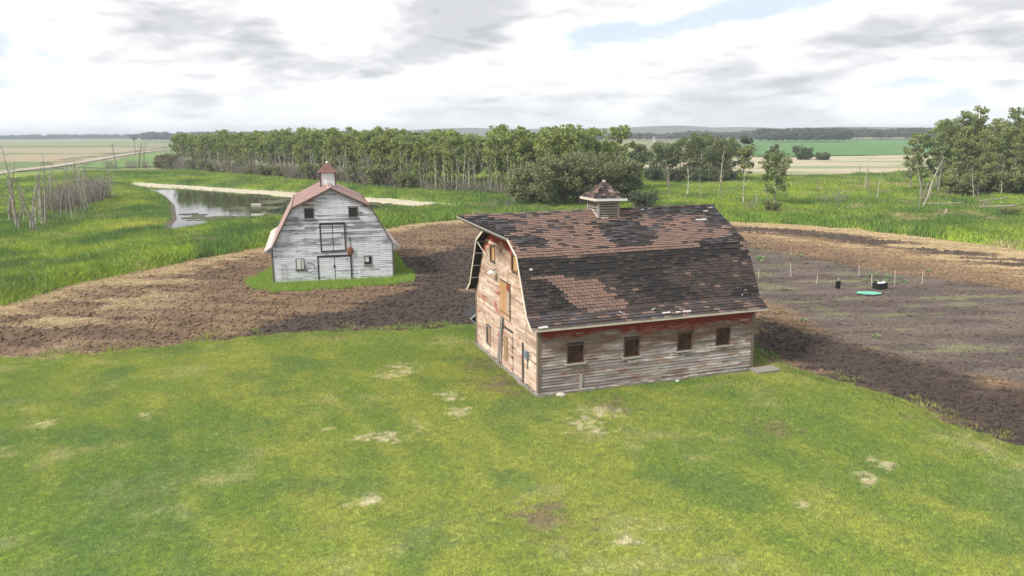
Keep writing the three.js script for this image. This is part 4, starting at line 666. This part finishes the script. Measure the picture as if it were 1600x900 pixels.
{
  const belt = [1, 2, 3, 4, 5, 6, 7, 8].map((s) => aspenShape(500 + s, { h: 11 + (s % 3) * 0.6, f: 0.3 + (s % 4) * 0.04, cr: 1.55 + (s % 3) * 0.25, n: 1900, limbs: 19, size: 0.34, tint: s % 3 ? [0.19, 0.26, 0.055] : [0.145, 0.22, 0.05] }));
  const poles = [1, 2, 3, 4, 5].map((s) => aspenShape(540 + s, { h: 6.5 + s * 0.5, f: 0.5, cr: 0.9, r0: 0.085, n: 0, limbs: 9, lean: 0.12 }));
  const brush = [1, 2, 3].map((s) => aspenShape(560 + s, { h: 3.6, f: 0.15, cr: 1.1, r0: 0.05, n: s === 3 ? 420 : 0, limbs: 8, stems: 7, lean: 0.3, size: 0.25, tint: [0.15, 0.19, 0.06] }));
  // the belt's front edge runs from the far left towards the right; rows stand behind it
  const F = [[-114, -262], [-77, -222], [-50, -190], [-34, -173], [-20.7, -158.5], [-7.2, -147], [4, -137.5], [12.5, -133]], cv = new THREE.CatmullRomCurve3(F.map(([x, z]) => V(x, 0, z))), r = rng(601);
  const label = 'leafy aspen in the dense belt of trees behind the pond', group = 'aspens of the tree belt';
  for (let row = 0; row < 4; row++) for (let k = 0, N = [66, 64, 62, 56][row]; k < N; k++) {
    const u = (k + r() * 0.9) / N, p = cv.getPointAt(clamp(u)), d = 1.5 + row * 4.6 + r() * 3.4, s = (0.88 + r() * 0.28) * lerp(0.93, 0.98, u) * (row > 1 ? 1.06 : 1);
    plant('aspen_tree', belt[Math.floor(r() * 8)], p.x + d * 0.45, p.z - d * 0.89, r() * 6.28, s, label, 'tree', group);
  }
  for (let k = 0; k < 240; k++) { const p = cv.getPointAt(clamp((k + r()) / 240)), d = -1.6 + r() * 4.5; plant('dead_sapling', poles[Math.floor(r() * 5)], p.x + d * 0.45, p.z - d * 0.89, r() * 6.28, 0.65 + r() * 0.55, 'bare grey sapling along the front edge of the tree belt', 'tree', 'bare saplings before the tree belt', r() < 0.6 ? paleBark : greyBark); }
  for (let k = 0; k < 140; k++) { const u = (k + r()) / 140, p = cv.getPointAt(clamp(u)), d = -3.0 + r() * 4; plant('brush_shrub', brush[k % 7 === 3 ? 2 : k % 2], p.x + d * 0.45, p.z - d * 0.89, r() * 6.28, (0.8 + r() * 0.6) * (u < 0.78 ? 1.25 : 0.8), 'leafless grey brush at the foot of the tree belt', 'shrub', 'grey brush at the foot of the tree belt', greyBark); }
  for (const [x, z, s] of [[-113, -259, 0.9], [-110, -256, 0.8], [-117, -264, 0.75]]) plant('edge_shrub', aspenShape(571 + s * 100, { h: 7, f: 0.1, cr: 2.4, n: 1500, stems: 3, size: 0.4, tint: [0.14, 0.145, 0.055] }), x, z, s * 9, s, 'olive brown shrub at the far left end of the tree belt', 'shrub', 'shrubs at the left end of the belt', brownBark);

  // willow thicket behind the red barn's cupola
  const thick = [[2.5, -121, 8.6, 3.0], [6.5, -117.5, 9.4, 3.2], [11, -118.5, 9.9, 3.3], [15, -121, 9.2, 3.0], [8.5, -124, 10, 3.2], [13, -125.5, 10.3, 3.2], [18.2, -123, 7.5, 2.2]];
  thick.forEach(([x, z, h, c], i) => plant('willow_bush', aspenShape(620 + i, { h, f: 0.1, cr: c * 0.72, r0: 0.1, n: 1500, stems: 4, size: 0.3, lean: 0.1, tint: [0.14, 0.18, 0.07] }), x, z, i, 1, ['low willow bush at the left edge of the thicket behind the cupola', 'broad grey green willow left of the cupola', 'tall willow bush right behind the cupola', 'willow bush at the right side of the thicket behind the cupola', 'back willow seen above the broad one left of the cupola', 'tallest back willow of the thicket behind the cupola', 'small sparse willow right of the cupola'][i], 'shrub', 'willow thicket behind the red barn', greyBark));
  plant('dark_shrub', aspenShape(640, { h: 3.6, f: 0.1, cr: 1.5, n: 900, stems: 4, size: 0.28, tint: [0.06, 0.09, 0.035] }), 18.6, -112, 1, 1, 'small dark shrub just right of the red barn cupola', 'shrub', null, brownBark);
  // trees beyond the barn, centre right
  const mid = [[30, -185, 9.2, 2.2, 0.25], [33.5, -178, 10, 2.5, 0.2], [38, -176, 11.2, 2.8, 0.2], [42, -173, 11.6, 2.9, 0.2], [46.5, -176, 11.4, 2.8, 0.2], [49.5, -181, 10.2, 2.5, 0.25], [44, -184, 12, 2.6, 0.2], [25, -198, 9, 1.9, 0.4], [19, -205, 9.6, 1.9, 0.4], [27.5, -212, 8.6, 1.8, 0.4]];
  const midNames = counted(mid, 'leafy tree from the left in the grove right of the cupola');
  mid.forEach(([x, z, h, c, f], i) => plant('grove_tree', aspenShape(660 + i, { h, f, cr: c, r0: 0.16, n: 3400, size: 0.36, tint: [0.115, 0.16, 0.045], limbs: 24 }), x, z, i * 2, 1, midNames[i], 'tree', 'grove right of the cupola', i % 3 ? greyBark : paleBark));
  [[36, -172], [40, -170.5], [44, -170], [47.5, -173], [32, -176]].forEach(([x, z], i) => plant('grove_shrub', aspenShape(690 + i, { h: 4.4, f: 0.08, cr: 1.9, r0: 0.05, n: 500, stems: 4, size: 0.36, tint: [0.07, 0.105, 0.035] }), x, z, i, 1, NTH([2, 3, 4, 5, 1][i]) + ' dark shrub from the left under the grove trees', 'shrub', 'shrubs under the grove', brownBark));
  plant('young_aspen', aspenShape(680, { h: 9.8, f: 0.52, cr: 1.0, r0: 0.11, n: 700, size: 0.28, tint: [0.17, 0.22, 0.06] }), 35.4, -119, 0, 1, 'thin pale aspen with a tiny crown above the barn roof end', 'tree');
  plant('young_aspen', aspenShape(681, { h: 9.3, f: 0.24, cr: 1.9, r0: 0.12, n: 2200, size: 0.3, tint: [0.13, 0.185, 0.055], limbs: 20 }), 39.6, -117, 0, 1, 'bushy green aspen standing alone right of the barn roof end', 'tree');
  plant('dark_tree', aspenShape(682, { h: 11.5, f: 0.25, cr: 2.4, r0: 0.16, n: 2000, size: 0.4, tint: [0.07, 0.1, 0.045] }), 58, -196, 0, 1, 'dark tree behind the lone bushy aspen', 'tree', null, brownBark);
  plant('dark_tree', aspenShape(683, { h: 8.6, f: 0.2, cr: 1.7, r0: 0.13, n: 1500, size: 0.38, tint: [0.08, 0.115, 0.045] }), 66, -199, 0, 1, 'smaller dark tree at the edge of the stubble field', 'tree', null, brownBark);
  plant('round_bush', aspenShape(684, { h: 6.2, f: 0.05, cr: 2.9, n: 1500, stems: 3, size: 0.55, tint: [0.06, 0.11, 0.035] }), 114, -308, 0, 1, 'round dark bush alone in the green field', 'shrub', null, brownBark);
  plant('round_bush', aspenShape(685, { h: 3, f: 0.05, cr: 2.3, n: 900, stems: 3, size: 0.5, tint: [0.07, 0.11, 0.04] }), 120, -304, 0, 1, 'low bush beside the round dark one in the green field', 'shrub', null, brownBark);
  // stand on the right
  const stand = [1, 2, 3, 4, 5, 6].map((s) => aspenShape(700 + s, { h: 14.2 + (s % 3) * 1.1, f: 0.2 + (s % 3) * 0.05, cr: 1.9, r0: 0.17, n: 2400, size: 0.32, gap: 0.7, tint: s % 2 ? [0.2, 0.255, 0.085] : [0.165, 0.23, 0.075], limbs: 26 }));
  const spots = []; { const q = rng(711); for (let k = 0; k < 46; k++) { const row = k % 3, x = 74.5 + ((Math.floor(k / 3) + q() * 0.9) / 15) * 36, z = -131 - row * 7 - q() * 5 - (x - 74) * 0.12; spots.push([x, z, (row ? 0.8 : 0.74) + q() * 0.24]); } }
  const spotNames = counted(spots, 'tall ragged aspen from the left in the right hand stand');
  spots.forEach(([x, z, s], i) => plant('tall_aspen', stand[i % 6], x, z, i * 1.7, s, spotNames[i], 'tree', 'aspens of the right hand stand', i % 4 ? greyBark : paleBark));
  for (let k = 0; k < 16; k++) { const q = h3(k, 1, 2), x = 74 + k * 2.3 + q * 2; plant('stand_shrub', brush[2], x, -129 - q * 4 - (x - 74) * 0.1, k, 1.1 + q * 0.6, 'leafy undergrowth shrub under the right hand aspens', 'shrub', 'undergrowth of the right hand stand', brownBark); }
  for (let k = 0; k < 12; k++) plant('dead_sapling', poles[k % 5], 73 + h3(k, 5, 1) * 30, -126 - h3(k, 6, 1) * 8, k, 0.7 + h3(k, 7, 1) * 0.5, 'bare pale sapling in front of the right hand aspens', 'tree', 'bare saplings before the right hand stand');
  // dead trees in the left meadow
  const snags = [1, 2, 3, 4].map((s) => aspenShape(740 + s, { h: 7.5 + s, f: 0.3, cr: 1.2, r0: 0.19, n: 0, limbs: 11, lean: 0.14, wob: 0.16 }));
  const left = [[-66, -102, 0.9, 2], [-64.5, -100, 0.6, 0], [-62, -97, 0.85, 1], [-60.6, -95, 1.0, 3], [-58.6, -92, 0.7, 0], [-57.8, -93, 0.95, 2], [-56.5, -91.4, 0.72, 1], [-58.9, -98, 0.9, 3], [-55.6, -91, 0.55, 2], [-62, -103, 0.8, 1], [-65.4, -108, 0.85, 0], [-67.4, -113, 0.7, 1], [-68.5, -119, 0.72, 2], [-66, -117, 0.6, 3], [-69.4, -124, 0.7, 0], [-67.6, -122, 0.62, 1], [-71, -129, 0.66, 2], [-72.5, -133, 0.58, 3], [-74.7, -140, 0.6, 0], [-70, -127, 0.5, 1], [-73, -137, 0.5, 2], [-71.6, -121, 0.7, 3], [-69, -110, 0.8, 0], [-72, -116, 0.7, 2]];
  const leftNames = counted(left, 'bare dead tree from the left in the meadow by the pond');
  left.forEach(([x, z, s, v], i) => plant('dead_tree', snags[v], x, z, i * 1.3, s, leftNames[i], 'tree', 'dead trees left of the pond', greyBark));
  for (let k = 0; k < 22; k++) { const u = k / 21, q = h3(k, 3, 3); plant('brush_shrub', brush[k % 2], lerp(-66, -76, u) + (q - 0.5) * 5, lerp(-112, -143, u) + (h3(k, 4, 4) - 0.5) * 6, k, 1.25 + q * 0.5, 'leafless grey brush among the dead trees left of the pond', 'shrub', 'grey brush left of the pond', greyBark); }
  { const q = rng(745), L2 = []; for (let k = 0; k < 44; k++) { const u = q(); L2.push([lerp(-58, -75, u) + (q() - 0.5) * 7, lerp(-93, -143, u) + (q() - 0.5) * 6, 0.55 + q() * 0.55]); } const names = counted(L2, 'thin bare pole tree from the left beside the pond'); L2.forEach(([x, z, sc], i) => plant('dead_sapling', poles[i % 5], x, z, i, sc, names[i], 'tree', 'thin bare trees left of the pond', i % 3 ? greyBark : paleBark)); }
  plant('young_aspen', aspenShape(750, { h: 7, f: 0.2, cr: 1.6, n: 1400, size: 0.3 }), -72.3, -106, 0, 1, 'leafy aspen cut by the left edge of the picture', 'tree');
  plant('dead_tree', snags[1], -131, -277, 0, 1.25, 'dark leafless tree by the far end of the pond', 'tree', null, brownBark); plant('dead_tree', snags[3], -128.5, -275, 2, 0.9, 'smaller leafless tree by the far end of the pond', 'tree', null, brownBark);
  for (let k = 0; k < 14; k++) plant('brush_shrub', brush[k % 2], -140 + k * 2.1, -270 - h3(k, 8, 1) * 5, k, 1 + h3(k, 9, 1) * 0.4, 'leafless brush between the road and the tree belt', 'shrub', 'brush by the far end of the pond', greyBark);
  // snags and logs right of the barn
  const broken = [[30.6, -135, 0.8, 0], [31.3, -128.6, 0.55, 1], [34, -125, 0.7, 2], [39.8, -149, 0.85, 3], [30.2, -149.7, 0.7, 1], [26.5, -130, 0.7, 2], [36.2, -115, 0.42, 0], [37.4, -113.6, 0.38, 1], [69.3, -154.8, 0.55, 2], [66, -146, 0.62, 3], [61, -133, 0.55, 0], [63.5, -139, 0.6, 1], [58.6, -111, 0.45, 2], [56, -107, 0.4, 3], [65.5, -124, 0.7, 0], [64.6, -121, 0.85, 1], [66.8, -127, 0.7, 2], [70.6, -118, 0.45, 1], [60, -128, 0.5, 3], [55, -140, 0.45, 0]], brokenNames = counted(broken, 'broken dead tree from the left in the meadow right of the barn');
  broken.forEach(([x, z, s, v], i) => plant('dead_tree', snags[v], x, z, i * 2.1, s, brokenNames[i], 'tree', 'dead trees right of the barn', i % 3 ? greyBark : paleBark));
  const brushR = [[50.2, -119, 1.0, 0], [48.6, -121, 0.8, 1], [36.5, -108.5, 0.6, 2], [33.5, -110.5, 0.7, 1], [64, -121, 0.8, 0], [55.5, -100, 0.45, 1], [16.7, -101.6, 0.6, 0], [20, -118, 1.0, 1], [68.5, -112, 0.6, 0], [63.5, -99, 0.5, 2], [-3, -118, 0.6, 1], [-0.5, -117, 0.7, 0]];
  brushR.forEach(([x, z, s, v], i) => sd(SOIL, x, z) > 0 && plant('brush_shrub', brush[v], x, z, i, s, ['grey brush pile in the bright meadow right of the barn', 'smaller grey brush behind the brush pile', 'low leafy shrub at the foot of the lone bushy aspen', 'grey brush near the thin pale aspen', 'grey brush among the broken dead trees', 'low grey brush beside the straw coloured stump', '', 'tall grey brush right of the dark shrub', 'grey brush beside the fallen logs', 'low leafy shrub near the right edge of the meadow', 'grey brush at the left side of the willow thicket', 'second grey brush at the left side of the willow thicket'][i], 'shrub', null, greyBark));
  [[61, -115.6, 5.5, 0.3], [70, -118, 6, -0.2], [66.4, -110.4, 4.6, 0.5], [55.5, -103, 2.6, 1.2]].forEach(([x, z, l, a], i) => { const q = rng(760 + i), T = stem(q, V(0, 0.35, 0), V(Math.cos(a), 0.02, Math.sin(a)), l, 0.2, 0.1, 0.12, 6), b = stem(q, T.P[3], V(0.3, 0.8, 0.4), 1.1, 0.07, 0.02, 0.3, 3); const t = thing('fallen_log', ['bleached fallen log among the broken dead trees', 'fallen log nearest the right hand aspens', 'long grey log in dry grass below the right hand aspens', 'short log beside the straw coloured stump'][i], 'log', x, groundHeight(x, z), z, 0, 'fallen logs'); mesh('log', tube(T.P, T.R, 7), greyBark, t); mesh('branch', tube(b.P, b.R, 5), greyBark, t); });
  { const q = rng(770), t = thing('stump', 'splintered straw coloured stump near the soil edge at right', 'stump', 55.2, groundHeight(55.2, -99), -99, 0); const T = stem(q, V(0, -0.1, 0), V(0.1, 1, 0), 1.3, 0.3, 0.12, 0.2, 5); mesh('trunk', tube(T.P, T.R, 7), new THREE.MeshStandardMaterial({ map: barkTex, color: lin(0.62, 0.52, 0.4), roughness: 1 }), t); for (let k = 0; k < 6; k++) { const b = stem(q, V(0, 0.1, 0), V(Math.cos(k), 0.35, Math.sin(k)), 0.9, 0.09, 0.02, 0.3, 3); mesh('root', tube(b.P, b.R, 5), greyBark, t); } }

  // far woods along the horizon
  const blob = (seed, tint) => { const q = rng(seed), c = []; for (let k = 0; k < 16; k++) c.push({ p: V((q() - 0.5) * 7, 2.2 + q() * 7, (q() - 0.5) * 7), r: 1.5 + q() * 1.3, w: 1, flat: 1 }); return leaves(q, c, 900, 1.25, tint); };
  const woods = (name, list, label) => { const m = shadows(new THREE.InstancedMesh(blob(800, [0.05, 0.07, 0.033]), foliage, list.length)), M = new THREE.Matrix4(), q = new THREE.Quaternion(); list.forEach(([x, z, s, t], i) => { M.compose(V(x, 0, z), q.setFromAxisAngle(V(0, 1, 0), t), V(s * 1.25, s, s * 1.25)); m.setMatrixAt(i, M); }); m.name = name; scene.add(m); tag(m, label, 'woods', null, 'stuff'); };
  const q = rng(820), right = [], lft = [], near = [];
  for (let k = 0; k < 620; k++) { const x = 60 + q() * 760, d = 930 + q() * 160 + (x > 420 ? -x * 0.15 : 0), lump = fbm(x * 0.012, 3, 3, 8); right.push([x, -d - 55 * fbm(x * 0.01, 1, 2, 4), (0.65 + q() * 0.35) * lerp(0.85, 1.35, step(0.4, 0.7, lump)), q() * 6]); }
  for (let k = 0; k < 90; k++) { const x = 250 + q() * 78; near.push([x, -760 - q() * 40, 0.8 + q() * 0.5, q() * 6]); }
  for (let k = 0; k < 520; k++) { const x = -1300 + q() * 1150, far = x < -640; lft.push([x, far ? -1900 - q() * 120 : -1280 - q() * 140, (far ? 0.8 : 1.0) + q() * 0.5, q() * 6]); }
  woods('far_woods', right, 'blue grey woods on the horizon beyond the crop field'); woods('far_copse', near, 'dark copse standing before the far woods at right'); woods('horizon_trees', lft, 'low dark line of trees on the horizon at left');
  // hazy low hills
  for (const [name, pts, h, label] of [['hill', [[-600, -2600], [2600, -2300]], 34, 'hazy blue wooded rise on the far horizon']]) {
    const g = new THREE.PlaneGeometry(3600, 900, 90, 20).rotateX(-Math.PI / 2), p = g.attributes.position; for (let i = 0; i < p.count; i++) { const x = p.getX(i), z = p.getZ(i), e = step(450, 120, Math.abs(z)) * step(1800, 1100, Math.abs(x)); p.setY(i, -1 + e * h * fbm(x * 0.0022 + 5, z * 0.003, 3, 6)); } g.computeVertexNormals(); g.translate(1000, 0, -2500);
    tag(mesh(name, g, std(0.05, 0.068, 0.04, 1)), label, 'hill', null, 'structure');
  }
}

{ // mats of weed afloat on the right half of the pond
  const q = rng(950), list = [];
  const sh = new THREE.Shape(); for (let k = 0; k < 18; k++) { const a = (k / 18) * 6.283, d = 0.6 + 0.5 * h3(k, 4, 4); sh[k ? 'lineTo' : 'moveTo'](Math.cos(a) * d, Math.sin(a) * d); }
  const g = new THREE.ExtrudeGeometry(sh, { depth: 0.03, bevelEnabled: false }).rotateX(-Math.PI / 2).scale(1, 1, 0.7);
  for (let t = 0; t < 5000 && list.length < 330; t++) { const x = -62 + q() * 48, z = -155 + q() * 50; if (sd(POND, x, z) > -0.8 || n2(x * 0.12 + 3, z * 0.2, 6) < 0.5 || x < -60 + (z + 150) * 0.35) continue; const v = 0.6 + q() * 0.8; list.push([x, -0.275, z, 0.4 + q() * 1.3, q() * 6.28, 0.07 * v, 0.075 * v, 0.03 * v, 1]); }
  scatter('pond_weed', g, leafy(0.9), list, 'dark mats of weed floating on the pond', 'weed');
}
// ---------------------------------------------------------------- small things
{
  // machine parked behind the red barn: only its raised bucket shows past the corner
  const t = thing('loader', 'black loader bucket on its arms poking out behind the red barn', 'loader', -1.4, 0.02, -43.4, 0.34);
  const sec = new THREE.Shape([[-0.42, 0], [0.12, 0.44], [0.3, 0.3], [0.22, -0.4], [0.05, -0.46]].map((q) => new THREE.Vector2(...q)));
  const bk = mesh('bucket', new THREE.ExtrudeGeometry(sec, { depth: 1.3, bevelEnabled: false }).translate(0, 0, -0.65), blackPaint, t); bk.position.set(-0.75, 1.15, 0);
  mesh('cutting_edge', bar([-0.45, 0, 0], [0.13, 0.47, 0], 0.04, 1.3), blackPaint, bk); mesh('cutting_edge', bar([-0.45, -0.02, 0], [0.06, -0.49, 0], 0.04, 1.3), blackPaint, bk);
  for (const y of [0.47, -0.49]) mesh('rim', bar([-0.47, 0, 0.67], [y > 0 ? 0.13 : 0.06, y, 0.67], 0.06, 0.05), std(0.5, 0.5, 0.5, 0.5), bk);
  for (const z of [-0.4, 0.4]) { mesh('arm', bar([-0.6, 1.15, z], [0.9, 1.1, z], 0.12, 0.1), darkIron, t); }
  mesh('body', bx(1.7, 0.75, 0.9, 1.5, 0.95, 0), std(0.3, 0.06, 0.03, 0.5), t); mesh('roll_bar', bx(0.08, 1.0, 0.9, 2.2, 1.7, 0), darkIron, t);
  for (const [x, z, r0] of [[0.7, -0.6, 0.38], [0.7, 0.6, 0.38], [2.1, -0.65, 0.55], [2.1, 0.65, 0.55]]) { const w = mesh('wheel', new THREE.TorusGeometry(r0 * 0.72, r0 * 0.28, 10, 24).translate(x, r0, z), std(0.02, 0.02, 0.02, 0.9), t); mesh('rim', new THREE.CylinderGeometry(r0 * 0.55, r0 * 0.55, 0.12, 16).rotateX(Math.PI / 2).translate(x, r0, z), darkIron, w); }
}
{
  const stone = (name, x, y, z, s, m, label, cat, fl = 0.6) => { const g = new THREE.IcosahedronGeometry(s, 2), p = g.attributes.position; for (let i = 0; i < p.count; i++) { const k = 0.8 + 0.4 * n3(p.getX(i) * 3 / s + x, p.getY(i) * 3 / s + 5, p.getZ(i) * 3 / s + z); p.setXYZ(i, p.getX(i) * k * 1.25, p.getY(i) * k * fl, p.getZ(i) * k); } g.computeVertexNormals(); const o = mesh(name, g, m); o.position.set(x, y, z); return tag(o, label, cat); };
  stone('stone', 2.1, 0.18, -32.35, 0.17, std(0.45, 0.41, 0.37), 'white stone at the near corner of the red barn', 'stone');
  stone('stone', 7.6, 0.14, -34.3, 0.07, whitePaint, 'small white stone by the footing of the red barn', 'stone');
  const slabG = bx(1.3, 0.14, 0.75, 0, 0, 0), so = mesh('concrete_slab', slabG, concrete); so.position.set(12.1, 0.17, -35.75); so.rotation.y = 0.34; tag(so, 'pale concrete slab at the back corner of the red barn', 'slab');
  for (const [x, z, l, label] of [[-42.7, -130.4, 1.6, 'pale object floating on the pond, farther one'], [-37, -113.3, 1.8, 'pale object floating on the pond, nearer one']]) { const o = mesh('floating_log', bx(l, 0.35, 0.6), std(0.5, 0.45, 0.38)); o.position.set(x, -0.2, z); tag(o, label, 'log'); }
  // garden plot: stakes, net, cloth, seedlings
  const stakeG = bx(0.035, 1.0, 0.035, 0, 0.5, 0);
  [[23.7, -55.5, 0.9, 'stake with a dark cloth near the green net', 1], [25.9, -71.3, 0.8, 'pale stake at the far side of the garden plot'], [28.6, -57, 1.1, 'thin stake at the right end of the seedlings'], [30.8, -57.3, 1.0, 'rightmost stake of the garden plot'], [22.1, -60.5, 1.2, 'tall thin stake at the left of the garden plot'], [23, -57.6, 0.7, 'short pale stake left of the dark cloth'], [26.6, -56.4, 0.9, 'stake behind the black crate'], [27.6, -60.8, 0.9, 'stake behind the seedlings'], [19.4, -60, 0.7, 'pale stake near the roof corner of the red barn']].forEach(([x, z, h, label, cloth]) => { const t = thing('garden_stake', label, 'stake', x, 0.03, z); const m = mesh('stake', stakeG, paleTrim, t); m.scale.set(1, h, 1); m.rotation.z = (h3(Math.round(x * 10), 1, 1) - 0.5) * 0.2; if (cloth) mesh('cloth', bx(0.28, 0.55, 0.2, 0.04, 0.38, 0, 0.2, 0.3, 0.1), blackPaint, t); });
  const cr = thing('planter_crate', 'black crate with white bits standing in the garden plot', 'crate', 26.9, 0.05, -55.7, 0.4); mesh('crate', mergeGeometries([bx(0.8, 0.45, 0.04, 0, 0.22, 0.3), bx(0.8, 0.45, 0.04, 0, 0.22, -0.3), bx(0.04, 0.45, 0.6, 0.4, 0.22, 0), bx(0.04, 0.45, 0.6, -0.4, 0.22, 0), bx(0.8, 0.04, 0.6, 0, 0.03, 0)]), blackPaint, cr); for (const x of [-0.2, 0.2]) mesh('bag', new THREE.SphereGeometry(0.16, 10, 8).scale(1, 0.7, 1).translate(x, 0.42, 0.1), whitePaint, cr);
  { const g = new THREE.CircleGeometry(0.75, 28).rotateX(-Math.PI / 2).scale(1.15, 1, 0.8), p = g.attributes.position; for (let i = 0; i < p.count; i++) p.setY(i, 0.1 + 0.05 * n2(p.getX(i) * 4, p.getZ(i) * 4, 3)); g.computeVertexNormals(); const o = mesh('ground_cloth', g, std(0.13, 0.42, 0.3, 0.7)); o.position.set(25.2, 0.03, -53.7); tag(o, 'round turquoise cloth lying on the garden soil', 'cloth'); }
  const seed = leaves(rng(900), [{ p: V(0, 0.15, 0), r: 0.28, w: 1, flat: 0.6 }], 90, 0.13, [0.2, 0.27, 0.14]), rr = rng(901);
  for (let k = 0; k < 26; k++) { const a = k < 12, x = a ? 28.2 + rr() * 2 : 26.4 + rr() * 4, z = a ? -59.2 - rr() * 1.6 : -57.4 - rr() * 0.9, t = thing('seedling', 'small pale green seedling in the garden plot', 'plant', x, 0.04, z, k, 'seedlings of the garden plot'); t.scale.setScalar(0.45 + rr() * 0.5); mesh('foliage', seed, foliage, t); }
  for (const [x, z, s, label] of [[22.1, -68.2, 1.6, 'green weed clump near the barn roof corner'], [26.5, -70.5, 0.8, 'weed patch at the back of the garden plot'], [20.3, -41.9, 0.8, 'small green weed in the lower garden soil'], [33.8, -62, 0.9, 'weed tuft at the right side of the garden plot'], [17.6, -45.6, 0.9, 'pale weed patch on the soil edge right of the barn']]) { const t = thing('weed', label, 'plant', x, 0.03, z, s, 'weeds of the garden plot'); t.scale.setScalar(s); mesh('foliage', seed, foliage, t); }
  // utility poles by the road
  for (const [x, z, h, label] of [[-141.2, -281, 8.5, 'utility pole nearest the tree belt, leaning slightly'], [-200, -420, 9.5, 'utility pole half way along the gravel road'], [-173.4, -471, 9.5, 'utility pole standing in the bright green field'], [-257.2, -558, 9.5, 'farthest utility pole by the gravel road']]) { const t = thing('utility_pole', label, 'pole', x, 0, z, 0.6, 'poles along the gravel road'); mesh('pole', new THREE.CylinderGeometry(0.13, 0.18, h, 8).translate(0, h / 2, 0), greyWood, t); mesh('crossarm', bx(2.2, 0.14, 0.12, 0, h - 0.6, 0.14), greyWood, t); if (x === -141.2) t.rotation.z = 0.06; }
  { const t = thing('farm_shed', 'tiny pale farm shed before the far woods', 'shed', 158, 0, -845, 0.3); mesh('wall', bx(12, 3.4, 8, 0, 1.7, 0), std(0.34, 0.32, 0.29), t); mesh('roof', new THREE.CylinderGeometry(5.4, 5.4, 16, 3, 1).rotateX(Math.PI / 2).rotateZ(Math.PI / 2 - Math.PI / 2).rotateY(Math.PI / 2).scale(0.8, 0.45, 0.9).translate(0, 4.5, 0), std(0.24, 0.23, 0.22), t); }
}

renderer.render(scene, camera);
